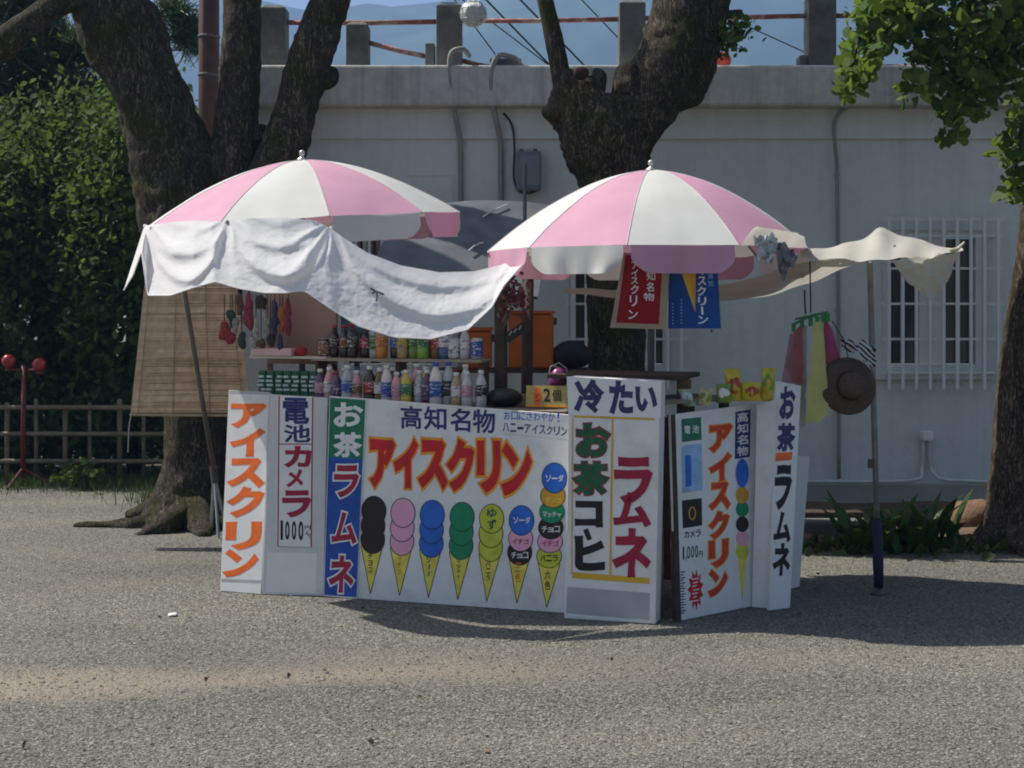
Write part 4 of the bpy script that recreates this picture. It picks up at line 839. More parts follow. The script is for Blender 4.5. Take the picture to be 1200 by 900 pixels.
def bottle(loc, kind, liquid, lab, cap, label, group, sc=1.0):
    r = empty('drink_can' if kind == 'can' else 'drink_bottle', loc, label, 'can' if kind == 'can' else 'bottle', group)
    for nm, me, mt_ in (('body', BM[kind][0], LQ[liquid]), ('label_band', BM[kind][1], LBL[lab]), ('lid' if kind == 'can' else 'cap', BM[kind][2], cap)):
        o = bpy.data.objects.new(nm, me); COL.objects.link(o); o.parent = r
        if not len(me.materials): me.materials.append(mt_)
        o.material_slots[0].link = 'OBJECT'; o.material_slots[0].material = mt_
    r.scale = (sc*1.06, sc*1.06, sc); r.rotation_euler[2] = random.random()*6
ORD = ['first', 'second', 'third', 'fourth', 'fifth', 'sixth', 'seventh', 'eighth', 'ninth', 'tenth', 'eleventh', 'twelfth', 'thirteenth', 'fourteenth', 'fifteenth', 'sixteenth', 'seventeenth', 'eighteenth', 'nineteenth', 'twentieth']
low = [('pet', 'purple', 'pink', CAPW), ('pet', 'pink', 'white', CAPW), ('pet', 'purple', 'purple', CAPR), ('pet', 'clear', 'blue', CAPW), ('pet', 'pink', 'brown', CAPW), ('pet', 'cola', 'red', CAPW), ('pet', 'tea', 'white', CAPW), ('tall', 'milk', 'blue', CAPW), ('pet', 'pink', 'pink', CAPW), ('pet', 'yellow', 'green', CAPW), ('pet', 'clear', 'white', CAPW), ('pet', 'purple', 'purple', CAPW), ('tall', 'milk', 'blue', CAPB), ('tall', 'clear', 'black', CAPB), ('pet', 'tan', 'white', CAPW), ('pet', 'silver', 'pink', CAPW), ('pet', 'silver', 'black', CAPW)]
for i, (k, l, lb, cp) in enumerate(low):
    bottle(C(-.14+.0615*i+random.uniform(-.008, .008), .22+random.uniform(-.03, .02), ZC+.001), k, l, lb, cp, f'bottle with {lb} label on the counter, {ORD[i]} from left in lower row', 'bottles in the lower row', random.uniform(.86, 1.04))
upp = [('can', 'cola', 'brown', SILV), ('pet', 'cola', 'black', CAPR), ('pet', 'cola', 'brown', CAPR), ('pet', 'cola', 'black', CAPR), ('pet', 'cola', 'red', CAPR), ('tall', 'clear', 'green', CAPW), ('pet', 'orange', 'orange', CAPW), ('pet', 'dark', 'blue', CAPW), ('pet', 'tan', 'yellow', CAPW), ('pet', 'green', 'green', CAPW), ('pet', 'lime', 'green', CAPW), ('pet', 'tea', 'red', CAPW), ('pet', 'blue', 'white', CAPW), ('can', 'silver', 'white', SILV), ('pet', 'silver', 'white', CAPW), ('can', 'silver', 'blue', SILV)]
for i, (k, l, lb, cp) in enumerate(upp):
    bottle(C(-.2+.0635*i+random.uniform(-.008, .008), .41+random.uniform(-.02, .02), ZS), k, l, lb, cp, f'{"can" if k == "can" else "bottle"} with {lb} label on the shelf, {ORD[i]} from left in upper row', 'drinks in the upper row', random.uniform(.84, 1.06))
for i in range(13):
    k, l, lb, cp = low[(i*5+3) % len(low)]
    bottle(C(-.1+.075*i+random.uniform(-.015, .015), .315+random.uniform(-.015, .015), ZC+.001), 'tall' if i % 3 else 'pet', l, lb, cp, f'bottle half hidden behind the lower row, {ORD[i]} from left in the back row', 'bottles in the back row', random.uniform(.84, .98))
# souvenir corner at the left end: ledge, tray, green packs, hanging charms
PINKB = M('pale_pink_card', (.62, .42, .42), .7, .1, 8)
rk = empty('souvenir_rack', C(-.42, .5, ZC), 'beige backboard rack with a ledge at the left end of the stall', 'rack')
MB().box(C(-.40, .52, 1.53), (.46, .012, .52), rz=ang).build('backboard', M('beige_backboard', (.34, .24, .19), .8, .15, 5), rk)
MB().box(C(-.40, .42, 1.315), (.5, .17, .014), rz=ang).build('ledge', M('cream_ledge', (.6, .55, .47), .6, .1), rk)
for s in (-.62, -.19): MB().box(C(s, .535, 1.32), (.03, .02, .53), rz=ang).build('upright', WOOD_M, rk)
tr = empty('pink_tray', C(-.5, .38, 1.322), 'pale pink card tray on the ledge under the hanging charms', 'tray')
MB().box(C(-.5, .38, 1.345), (.27, .12, .045), rz=ang).build('body', PINKB, tr, bevel=.006)
MB().box(C(-.5, .38, 1.3685), (.25, .1, .002), rz=ang).build('inset', M('rose_card', (.5, .25, .28), .7, .1), tr)
MB().blob(C(-.325, .37, 1.35), (.035, .03, .028), .1, nu=14, nv=10).build('red_pouch', M('red_pouch_cloth', (.35, .02, .03), .7, .2, 30), smooth=True, label='small round red pouch on the ledge beside the pink tray', cat='pouch')
GP = M('green_pack_film', (.02, .10, .05), .35, .3, 30); WHP = M('pale_pack_print', (.5, .62, .6), .5, .3, 80)
for i in range(7):
    b0 = C(-.53+.055*i, .28, 1.09); r = empty('tea_packet', b0, f'green packet with pale print below the ledge, {ORD[i]} from the left', 'packet', 'green packets below the ledge')
    MB().box(b0+V(0, 0, .075), (.05, .03, .15), rz=ang).build('pack', GP, r, bevel=.008)
    for k in range(4): MB().box(b0-nb*.0165+V((random.random()-.5)*.016, 0, .04+.025*k), (.03+.012*random.random(), .002, .012), rz=ang+.02*(k-1)).build('print', WHP, r)
MB().box(C(-.42, .25, 1.071), (.3, .07, .03), rz=ang).build('yellow_carton', M('mustard_carton', (.4, .28, .04), .7, .15), label='flat mustard yellow carton under the green packets', cat='carton', bevel=.004)
chs = [('red', (.4, .02, .04)), ('dark green', (.015, .06, .04)), ('brown', (.16, .06, .03)), ('crimson', (.32, .02, .06)), ('white', (.6, .58, .55)), ('black', (.02, .02, .02)), ('pale grey', (.4, .4, .42)), ('dark blue', (.03, .04, .14)), ('orange', (.5, .14, .02))]
cpx = [(263, 388, 8, 11), (272, 372, 6, 10), (281, 358, 5, 12), (291, 366, 7, 22), (300, 388, 5, 13), (307, 356, 9, 9), (313, 380, 6, 14), (322, 376, 6, 18), (331, 380, 5, 14), (270, 396, 6, 8), (283, 397, 6, 9), (306, 402, 7, 6), (338, 372, 5, 20), (296, 402, 5, 6), (317, 400, 6, 7), (276, 384, 5, 9), (328, 400, 5, 8)]
for i, (u, v, ru, rv) in enumerate(cpx):
    cn, cc = chs[i % len(chs)]; Y = 8.62-.1*(u-262)/70; c = P(u, v, Y); s = Y/F
    r = empty('hanging_charm', c, f'{cn} souvenir charm hanging at the left end, {ORD[i]} from the left side of the rack' if False else f'{cn} souvenir charm on the beige rack, {ORD[sorted(c_[0] for c_ in cpx).index(u)]} from the left', 'souvenir', 'souvenir charms on the rack')
    mt_ = M('charm_'+cn, tuple(.55*k_+.02 for k_ in cc), .7, .5, 60)
    MB().blob(c, (ru*s*.85, .015, rv*s), .8, 22, i*3, 20, 14).build('charm', mt_, r, smooth=True)
    MB().tube([c+V(0, 0, rv*s*.9), V(c.x, c.y, max(P(u, 345, Y).z, c.z+.05))], .003, 6).build('strap', M('charm_strap', (.06, .03, .03), .7), r)
po = empty('blue_poster', C(-.1, .56, 1.5), 'small blue poster behind the drinks beside the parasol pole', 'poster')
MB().box(C(-.06, .56, 1.6), (.2, .006, .28), rz=ang).build('sheet', M('teal_poster_paper', (.06, .16, .22), .6, .3, 12), po)
MB().box(C(-.09, .555, 1.58), (.05, .003, .1), rz=ang).build('print', INK['navy'], po); MB().box(C(.02, .555, 1.53), (.06, .003, .09), rz=ang).build('print', INK['crimson'], po)
MB().box(C(-.06, .57, 1.34), (.03, .015, .54), rz=ang).build('stake', WOOD_M, po)
# posts carrying the awning
def post(name, label, pts, r, m, cat='post', n=10):
    rt_ = empty(name, V(pts[0][0], pts[0][1], 0), label, cat); MB().tube(pts, r, n).build('shaft', m, rt_, smooth=True); return rt_
q = P(587, 470, 8.25)
pp = empty('wooden_post', V(q.x, q.y, 0), 'dark square wooden post rising from the counter beside the flowers', 'post')
MB().box(V(q.x, q.y, .95), (.06, .06, 1.9), rz=ang).build('shaft', WOOD_D, pp, bevel=.004); MB().box(V(q.x, q.y, 1.06), (.2, .12, .03), rz=ang).build('base_block', WOOD_D, pp)
q = P(617, 450, 8.75); post('bamboo_post', 'brown round pole behind the stall, right of the wooden post', [V(q.x, q.y, 0), V(q.x, q.y, 1), V(q.x+.01, q.y, 1.78)], .035, WOOD_D)
q = P(615, 300, 10.4); post('metal_prop', 'thin silver pole holding up the slate sheet below the electric box', [V(q.x, q.y, 0), V(q.x, q.y, EYE+(VH-192)*10.4/F)], .014, M('dull_grey_tube', (.11, .115, .115), .8))
# dark objects on the counter, plaque, flowers
pq = Plane(P(603, 390, 8.2), V(-.1, -1, .1)); bq = empty('black_plaque', pq.hit(603, 400), 'small black plaque tilted on the wooden post below the flowers', 'plaque')
MB().plate([pq.hit(*tP(x, y)) for x, y in ((300, 480), (400, 415), (425, 455), (325, 525))], V(0, .012, 0)).build('plate', INK['black'], bq)
mb = MB(); [strip(pq, [(328+24*i, 486-14*i), (342+24*i, 462-14*i)], 6, tP, .003, mb) for i in range(3)]; mb.build('worn_print', INK['grey'], bq)
pk = leafmat('artificial_pink_petal', (.07, .02, .03), (.16, .06, .08), (.32, .2, .21), .2)
fl = empty('artificial_flowers', P(600, 375, 8.15), 'bunch of dusky pink artificial flowers hanging under the cloth corner', 'flowers')
pet = leaves('petals', np.concatenate([np.array(P(u, v, 8.14))+rng.normal(size=(n, 3))*(.035, .03, .04) for u, v, n in ((592, 332, 40), (602, 340, 50), (607, 352, 45), (598, 358, 35), (588, 324, 22), (591, 368, 18))]), .03, pk, fl, 'fan', kind='stuff')
MB().tube([P(590, 310, 8.17), P(598, 340, 8.17), P(596, 372, 8.17), P(590, 385, 8.2)], .006, 6).build('stem', WOOD_M, fl)
cb_ = MB().blob(C(.95, .33, ZC+.05), (.11, .09, .052), .2, 9, 3).build('black_bundle', M('black_plastic_film', (.015, .015, .017), .35, .3, 20, bump=.3), smooth=True, label='black plastic bundle on the counter at the foot of the wooden post', cat='bundle')
MB().box(C(1.08, .4, ZC+.035), (.16, .12, .068), rz=ang+.2).build('cardboard_box', M('brown_cardboard', (.26, .18, .1), .8, .15), label='small brown cardboard box behind the black bundle', cat='box', bevel=.004)
# pouch with purple glitter
bg = empty('purple_bag', P(655, 452, 7.95), 'small shiny purple bag behind the yellow price sign', 'bag')
MB().blob(P(654, 444, 7.95), (.055, .04, .06), .2, 14, 2).build('body', M('purple_foil', (.22, .03, .16), .3, .5, 40, coat=.5), bg, smooth=True)
MB().tube([P(643, 443, 7.95), P(645, 430, 7.95), P(655, 425, 7.95), P(664, 432, 7.95), P(665, 444, 7.95)], .004, 6).build('handle', M('clear_handle', (.4, .35, .38), .3), bg)
# wooden cabinet behind the cold drinks board
kb = empty('wooden_cabinet', V(.72, 8.05, 0), 'dark wooden cabinet top behind the cold drinks sign', 'cabinet')
zt = EYE-(437-VH)*7.95/F
MB().box(V(.62, 7.98, zt-.0125), (.74, .5, .025), rz=ang).build('top', WOOD_D, kb, bevel=.004)
for dx, dy in ((-.28, -.14), (.27, -.17), (-.24, .17), (.3, .16)): MB().box(V(.62+dx+.03, 7.98+dy-dx*.3, (zt-.026)/2), (.06, .06, zt-.028), rz=ang).build('leg', WOOD_M, kb)
MB().box(V(.62, 8.12, .55), (.6, .02, .9), rz=ang).build('back_panel', WOOD_M, kb)
# right hand counter behind the side panel
f0, f1 = G(793, 729), G(882, 711); f0.z = f1.z = 0; fd = (f1-f0).normalized(); fb = V(-fd.y, fd.x, 0)
if fb.y < 0: fb = -fb
fa = math.atan2(fd.y, fd.x)
def C2(s, t, z): return f0+fd*s+fb*t+V(0, 0, z)
rc = empty('side_counter', C2(.28, .3, 0), 'narrow wooden counter behind the right side panel with snacks on it', 'counter')
ZR = 1.125
for i in range(3): MB().box(C2(.27, .15+.125*i, ZR-.01), (.7, .12, .02), rz=fa).build('plank', PLANK, rc, bevel=.003)
for s in (.02, .53):
    for t in (.15, .4): MB().box(C2(s, t, ZR/2-.012), (.04, .04, ZR-.026), rz=fa).build('leg', WOOD_M, rc)
def packet(u, v0, v1, wd, Y, mat, label, tilt=0, pm=None):
    """a puffed snack bag standing upright"""
    b0 = P(u, v1, Y); h = (v1-v0)*Y/F; w_ = wd*Y/F; r = empty('snack_packet', b0, label, 'snack', 'snack packets on the side counter'); rows = []
    for i in range(9):
        t = i/8; row = []
        for j in range(13):
            a = 2*math.pi*j/12; th = .32*w_*math.sin(math.pi*t)**.6+.003; wv = w_/2*(1-.12*math.sin(math.pi*t))
            row.append(b0+V(math.cos(a)*wv+tilt*t*h, math.sin(a)*th, t*h))
        rows.append(row)
    MB().grid(rows).build('bag', mat, r, smooth=True)
    if pm: MB().blob(b0+V(tilt*h*.5, -.25*w_, h*.52), (w_*.36, w_*.09, h*.27), .35, 30).build('print', pm, r, smooth=True)
YP = M('yellow_snack_film', (.55, .45, .02), .3, .3, 25, coat=.4); GP2 = M('green_snack_film', (.16, .3, .03), .3, .3, 25, coat=.4); RP = M('red_snack_print', (.45, .05, .05), .4, .3, 40)
yb = C2(.27, .27, 0).y
packet(862, 432, 470, 20, yb, YP, 'yellow snack packet with red print leaning left on the side counter', -.12, RP)
packet(880, 448, 470, 24, yb-.02, YP, 'low yellow snack packet between the two upright ones', 0, RP)
packet(897, 431, 470, 17, yb+.03, YP, 'yellow snack packet standing at the right end of the side counter', .12, GP2)
packet(848, 450, 472, 18, yb-.05, GP2, 'short green snack packet left of the yellow ones', 0, INK['white'])
packet(808, 456, 476, 16, yb-.16, M('pale_green_film', (.3, .4, .28), .35, .4, 50), 'pale green printed packet near the left end of the side counter', -.3, WHP)
packet(824, 455, 475, 18, yb-.13, M('pale_yellow_film', (.5, .45, .22), .35, .4, 50), 'pale yellow printed packet lying against the pale green one', .2, GP2)
# things behind: orange boxes and a black bag on a rack
rkz = EYE-(432-VH)*10/F
bt = empty('back_table', V(-.05, 10.05, 0), 'thin topped table behind the stall holding orange boxes', 'table')
MB().box(V(.02, 10.05, rkz-.012), (1.05, .45, .022)).build('top', WOOD_D, bt)
for x in (-.46, .5):
    for y in (9.86, 10.24): MB().tube([V(x, y, 0), V(x, y, rkz-.023)], .012, 8).build('leg', DARKSTEEL, bt)
ORP = M('orange_box_plastic', (.5, .12, .015), .45, .15, 8)
def obox(u0, u1, v0, v1, Y, label, lid=True):
    a, c = P(u0, v1, Y), P(u1, v0, Y); z0 = rkz; r = empty('orange_box', V((a.x+c.x)/2, Y+.14, z0), label, 'box')
    MB().box(V((a.x+c.x)/2, Y+.14, (z0+c.z)/2), (c.x-a.x, .28, c.z-z0)).build('body', ORP, r, bevel=.02)
    MB().box(V((a.x+c.x)/2, Y+.14, c.z+.012), (c.x-a.x+.02, .3, .022)).build('lid', ORP, r, bevel=.008)
    MB().box(V(c.x+.012, Y+.1, c.z-.05), (.022, .05, .05)).build('latch', DARKSTEEL, r)
obox(540, 576, 388, 432, 9.9, 'orange plastic box left of the wooden post behind the stall'); obox(596, 649, 368, 420, 9.92, 'larger orange plastic box right of the wooden post behind the stall')
MB().blob(P(668, 416, 10.0), (.15, .12, .1), .25, 6, 4).build('black_bag', M('black_bag_cloth', (.018, .018, .02), .7, .2, 20, bump=.2), smooth=True, label='black bag slumped beside the larger orange box', cat='bag')

# bamboo blind
bl = empty('bamboo_blind', V(-2.2, 9.9, P(0, 485, 9.9).z), 'hanging bamboo blind of tan slats at the left of the stall', 'blind')
SL = [M('blind_slat_'+n, c, .7, .2, 20) for n, c in (('tan', (.58, .42, .26)), ('straw', (.66, .49, .31)), ('brown', (.52, .36, .215)))]
ns = 58
for i in range(ns):
    t = (i+.5)/ns; v = 318+(484-318)*t; u0 = 171-18*t; u1 = 276+18*t; a, c = P(u0, v, 9.9), P(u1, v+.6*math.sin(i), 9.9)
    h = (484-318)/ns*9.9/F*.96; k = int(abs(noise.noise(V(i*.21, 0, 0)))*5) % 3 if i % 4 else random.randrange(3)
    mid = (a+c)/2+V(0, .012*math.sin(t*6), 0)
    MB().prism([a+V(0, 0, h/2), mid+V(0, -.004, h/2), c+V(0, 0, h/2), c-V(0, 0, h/2), mid-V(0, .004, h/2), a-V(0, 0, h/2)], [p+V(0, .006, 0) for p in (a+V(0, 0, h/2), mid+V(0, -.004, h/2), c+V(0, 0, h/2), c-V(0, 0, h/2), mid-V(0, .004, h/2), a-V(0, 0, h/2))]).build('slat', SL[k], bl)
for f_ in (.06, .35, .66, .94): MB().tube([P(171+105*f_, 316, 9.885), P(162+(122)*f_, 400, 9.885), P(153+(141)*f_, 486, 9.885)], .003, 6).build('binding_cord', M('blind_cord', (.3, .24, .16), .8), bl)
MB().tube([P(168, 317, 9.9), P(280, 317, 9.9)], .012, 8).build('top_rod', WOOD_M, bl); MB().tube([P(152, 486, 9.9), P(295, 487, 9.9)], .009, 8).build('bottom_rod', M('pale_rod', (.42, .33, .2), .7), bl)
MB().tube([P(154, 484, 9.88), P(151, 500, 9.88), P(150, 530, 9.88)], .004, 6).build('pull_cord', M('pale_cord', (.5, .48, .44), .8), bl)
# slanting pole with small tripod
sp = empty('slanting_pole', G(256, 622), 'grey pole slanting down to a small tripod in front of the tree trunk', 'pole')
Yt = 10.2
MB().tube([P(212, 318, 9.0), P(232, 440, 9.6), P(251, 552, Yt)], .017, 10).build('pole', M('grey_pole_paint', (.17, .155, .14), .5, .2, 10, metal=.3), sp, smooth=True)
MB().tube([P(250, 546, Yt), P(252, 566, Yt)], .026, 10).build('clamp', DARKSTEEL, sp)
for u, dy in ((247, .15), (256, -.1), (266, .2)):
    g = G(u, 640); MB().tube([P(251, 556, Yt), V((u-600)*(Yt+dy)/F, Yt+dy, .005)], .011, 8).build('leg', STEEL, sp)

# ============================================================ parasols
PINK = M('pink_parasol_cloth', (.64, .34, .45), .75, .05, 5, trans=.2, bump=.05, bscale=200, dirt=(.4, .25, .28), dirtamt=.2)
WHITE = M('white_parasol_cloth', (.66, .66, .62), .75, .04, 5, trans=.2, bump=.05, bscale=200, dirt=(.5, .47, .4), dirtamt=.25)
CREAM = M('cream_canvas', (.60, .58, .51), .8, .06, 5, trans=.35, bump=.08, bscale=150, dirt=(.4, .34, .25), dirtamt=.35)
def parasol(name, label, c, zr, za, rad, off, first_pink, tx=0, ty=0, flaps=None, base=0., pole_mat=None):
    """c: centre (x, y); rib angles measured from the side facing the camera, positive to the right"""
    root = empty(name, V(c[0], c[1], base), label, 'parasol'); h = za-zr
    def pt(a, r):            # on a rib
        x, y = rad*r*math.sin(a), -rad*r*math.cos(a)
        return V(c[0]+x, c[1]+y, zr+h*(1-r**1.75)+tx*x+ty*y)
    NR, NA = 16, 14
    for k in range(10):
        a0, a1 = R(off+36*k), R(off+36*(k+1)); pink = (k % 2 == 0) == first_pink; rows = []
        for i in range(NR+1):
            r = .02+.98*i/NR; p, q = pt(a0, r), pt(a1, r); row = []
            for j in range(NA+1):
                s = j/NA; m_ = p.lerp(q, s); b_ = 4*s*(1-s); d = (m_-V(c[0], c[1], m_.z)); d.normalize()
                m_ += d*(.012*b_*r)+V(0, 0, .012*b_*r*(1-r)*4-.004*b_+.007*noise.noise(V(m_.x*5, m_.y*5, k))*r+.006*r*r*math.sin(s*19+k)*b_*noise.noise(V(m_.x*3, m_.y*3, 7))); row.append(m_)
            rows.append(row)
        cp = MB().grid(rows).build('canopy_panel', PINK if pink else WHITE, root, smooth=True)
        MB().tube([rr_[0]+V(0, 0, .0015) for rr_ in rows], .0022, 5).build('seam', WHITE, cp)
        # valance flap of the other colour
        p, q = pt(a0, 1), pt(a1, 1); mode = (flaps or {}).get(k, 0)
        if mode is None: continue
        am = (a0+a1)/2; out = V(math.sin(am), -math.cos(am), 0); rows = []; L_ = .145
        for i in range(7):
            t = i/6; row = []
            for j in range(17):
                s = j/16; ins = .035+.06*max(0, t-.55)**2*5; s2 = ins+(1-2*ins)*s; e = min(s, 1-s)
                cut = 1-.22*max(0, 1-e/.14)**2*(t > 0)
                m_ = p.lerp(q, s2); b_ = 4*s2*(1-s2)
                m_ += out*(.012*b_)
                wob = .012*math.sin(s*9+k*2.1)*t+.008*math.sin(s*21+k)*t
                if mode == 'in': m_ += V(0, 0, -L_*t*cut)-out*.09*t
                elif mode == 0: m_ += V(0, 0, -L_*t*cut)+out*(.012*t+wob)
                else: m_ += out*(.02+.05*t)*b_+V(0, 0, .1*math.sin(1.5*t)*min(1, 2.2*b_)*(1-.45*s))+out*wob
                row.append(m_)
            rows.append(row)
        MB().grid(rows).build('valance_flap', (CREAM if mode == 1 else (WHITE if pink else PINK)), root, smooth=True)
    for k in range(10):
        a = R(off+36*k); MB().tube([pt(a, r)-V(0, 0, .008) for r in np.linspace(.03, 1, 9)], .005, 6).build('rib', STEEL, root)
        hub = V(c[0], c[1], zr+h*.35); MB().tube([hub, pt(a, .5)-V(0, 0, .012)], .004, 6).build('strut', STEEL, root)
    ax = V(-tx, -ty, 1).normalized(); top = V(c[0], c[1], za)
    MB().tube([V(c[0], c[1], base), V(c[0], c[1], za+.005)], .02, 12).build('pole', pole_mat or DARKSTEEL, root, smooth=True)
    MB().lathe([(.035, -.01), (.03, .01), (.012, .018), (.012, .03), (.018, .038), (.016, .055), (.005, .062)], 12, top).build('finial', M('silver_finial', (.5, .48, .46), .35, .1, metal=.5), root, smooth=True)
    return root, pt
YU1, YU2 = 8.75, 8.25
c1 = ((354-600)*YU1/F, YU1); c2 = ((763-600)*YU2/F, YU2)
u1, pt1 = parasol('parasol', 'pink and white striped parasol at the left with a white cloth tied to its rim', c1, 2.132, 2.496, .954, 17, True, tx=.055, ty=.05, flaps={5: 'in', 6: None, 7: None, 8: None, 9: None})
u2, pt2 = parasol('parasol', 'pink and white striped parasol at the right with two banners below it', c2, 1.925, 2.386, .93, -13, False, tx=0, ty=0.0, flaps={1: 1, 2: None})

# ============================================================ cloths
CLOTH = M('white_cotton_sheet', (.92, .92, .91), .9, .02, 4, trans=.42, bump=.04, bscale=160)
def interp(tbl, s):
    a = np.array(tbl, float); return [np.interp(s, a[:, 0], a[:, i]) for i in range(1, a.shape[1])]
def smooth_tbl(tbl, n=8): return spline(tbl, n)
# white cloth tied along the left parasol's rim and over to the right parasol
#        s   u_top v_top  u_bot v_bot   Y
tbl = [(0, 168, 268, 145, 340, 8.25), (.02, 170, 265, 156, 322, 8.1), (.045, 172, 264, 166, 294, 7.95), (.052, 174, 264, 173, 346, 7.88), (.12, 205, 260, 200, 346, 7.62), (.17, 228, 258, 226, 337, 7.5),
       (.22, 247, 259, 252, 330, 7.44), (.26, 265, 260, 280, 338, 7.42), (.32, 290, 256, 310, 343, 7.38), (.40, 330, 255, 335, 343, 7.36), (.47, 368, 258, 352, 341, 7.37), (.505, 388, 268, 359, 342, 7.38),
       (.55, 402, 278, 385, 360, 7.37), (.62, 430, 296, 420, 382, 7.36), (.70, 470, 311, 462, 395, 7.38), (.78, 515, 319, 505, 397, 7.42), (.86, 556, 318, 548, 386, 7.48), (.93, 588, 310, 576, 360, 7.55), (.97, 606, 303, 590, 335, 7.6), (1, 620, 297, 612, 310, 7.64)]
ta = np.array(tbl)
ties = [(170, 266), (266, 261), (388, 268), (618, 298)]
FOLDS = [[(34, 18, .05), (64, 14, .05)], [(24, 14, .02), (58, 18, .065)], [(50, 14, .03), (84, 18, .045)]]
def white_sheet(s0, s1, fwd, label, base, NS, NT=76):
  root = empty('white_cloth', base, label, 'cloth'); rows = []
  for j in range(NT+1):
    t = j/NT; row = []
    for i in range(NS+1):
        s = s0+(s1-s0)*i/NS; ut, vt, ub, vb, Y = [np.interp(s, ta[:, 0], ta[:, k]) for k in range(1, 6)]
        u = ut+(ub-ut)*t; v = vt+(vb-vt)*t
        dy = 0
        for n_, (tu, tv) in enumerate(ties):          # creases radiating from the tied points
            du, dvv = u-tu, v-tv; r = math.hypot(du, dvv)+1e-3; a = math.atan2(du, dvv+8)+.25*noise.noise(V(u*.02, v*.02, n_))
            dy -= .034*(abs(math.cos(a*(4.3+.7*n_)+n_*1.7))**5-.3)*min(1, r/18)*math.exp(-r/60)
        # sagging folds between the ties, a few only, each with a sharp lower edge
        for si, (a0, b0) in enumerate(zip(ties[:-1], ties[1:])):
            if a0[0] <= u <= b0[0]:
                x = (u-a0[0])/(b0[0]-a0[0]); sag = 4*x*(1-x); ch = a0[1]+(b0[1]-a0[1])*x
                for fi, (dep, wd_, am) in enumerate(FOLDS[si]):
                    q_ = v-(ch+dep*sag**.8+3*noise.noise(V(u*.03, fi, si))); 
                    dy -= am*sag*(math.exp(-(q_/wd_)**2) if q_ < 0 else math.exp(-(q_/(wd_*.45))**2))
        dy += .014*noise.noise(V(u*.018, v*.022, 1))+.0025*noise.noise(V(u*.09, v*.12, 4))+.002*(abs(noise.noise(V(u*.06+v*.03, v*.16, 5)))-.2)+.0025*noise.noise(V(u*.25, v*.3, 9))
        row.append(P(u, v, Y+.37-fwd+dy*(.3+.7*min(1, t*3))-.31*t))
    rows.append(row)
  MB().grid(rows).build('sheet', CLOTH, root, smooth=True)
  MB().tube([p_+V(0, -.001, 0) for p_ in rows[-1]], .0035, 6).build('hem', CLOTH, root, smooth=True)
  return root
clL = white_sheet(0, .512, 0, 'white cotton sheet hung in swags from the left parasol rim', P(270, 345, 7.8), 170)
cl = white_sheet(.5, 1, .05, 'white cotton sheet slung from the left parasol across to the right parasol', P(500, 396, 7.8), 170)
TIE = M('blue_tie_cord', (.25, .32, .42), .8)
for k, (tu, tv) in enumerate(ties):
    Y = float(np.interp(tu, ta[:, 1], ta[:, 5])); p = P(tu, tv-1, Y+.36); MB().blob(p, (.010, .010, .011), .3, 20, k, 10, 8).build('knot', TIE if k == 1 else CLOTH, clL if k < 2 else cl, smooth=True)
    MB().tube([p, p+V(.01, -.008, -.03), p+V(.02, -.008, -.055)], [.005, .004, .003], 6).build('tie_end', TIE if k == 1 else CLOTH, clL if k < 2 else cl)
pb = P(441, 342, 7.36); pb.y -= .02                                   # little dark bow stitched on the sheet
mb = MB(); mb.tube([P(434, 338, 7.40), P(440, 341, 7.40), P(450, 345, 7.39)], .005, 6); mb.tube([P(441, 341, 7.40), P(442, 348, 7.38), P(441, 353, 7.37)], .005, 6); mb.tube([P(436, 344, 7.39), P(441, 341, 7.40)], .005, 6)
mb.build('bow', M('dark_cord', (.05, .07, .08), .8), cl)

def sheet(name, label, cat, mat, top, bot, n=60, m_=16, amp=.02, freq=.05, seed=0, thick=0, group=None):
    """ruled cloth between two edges; each edge a list of (u, v, Y) photo points"""
    a = spline(top, 8); b_ = spline(bot, 8); rows = []
    for j in range(m_+1):
        t = j/m_; row = []
        for i in range(n+1):
            s = i/n; p = [np.interp(s*(len(a)-1), range(len(a)), a[:, k]) for k in range(3)]; q = [np.interp(s*(len(b_)-1), range(len(b_)), b_[:, k]) for k in range(3)]
            u, v, Y = [p[k]+(q[k]-p[k])*t for k in range(3)]
            w_ = P(u, v, Y); w_ += V(0, amp*noise.noise(V(u*freq, v*freq, seed)), amp*.8*noise.noise(V(u*freq*1.3, v*freq*1.3, seed+5)))
            row.append(w_)
        rows.append(row)
    mb = MB().grid(rows)
    if name: return mb.build(name, mat, label=label, cat=cat, smooth=True, group=group)
    return mb
SLATE = M('slate_blue_tarpaulin', (.14, .152, .165),   .75, .2, 6, spec=.1, bump=.15, bscale=12, dirt=(.15, .16, .17), dirtamt=.5)
st = empty('slate_tarpaulin', P(540, 320, 8.9), 'dark slate coloured tarpaulin sloping between the two parasols', 'tarpaulin')
sheet(None, '', '', None, [(470, 243, 10.6), (545, 236, 10.6), (600, 236, 10.6), (650, 240, 10.6)], [(430, 322, 9.75), (480, 328, 9.75), (545, 340, 9.75), (630, 348, 9.75)], amp=.02, freq=.015).build('sheet', SLATE, st, smooth=True)
for q in ([(566, 254), (575, 248), (594, 240)], [(549, 294), (556, 288), (566, 284)], [(525, 277), (530, 274)]):
    pts = [P(u, v, 10.6-.85*(v-238)/97-.05) for u, v in q]; MB().tube(pts, .006, 6).build('glint_streak', M('white_glint', (.55, .57, .58), .4), st)  # thin white tubes stand in for glints of light on the sheet
MB().tube([P(430, 323, 9.76), P(480, 329, 9.76), P(545, 341, 9.76), P(630, 349, 9.76)], .01, 8).build('edge_rail', WOOD_D, st)
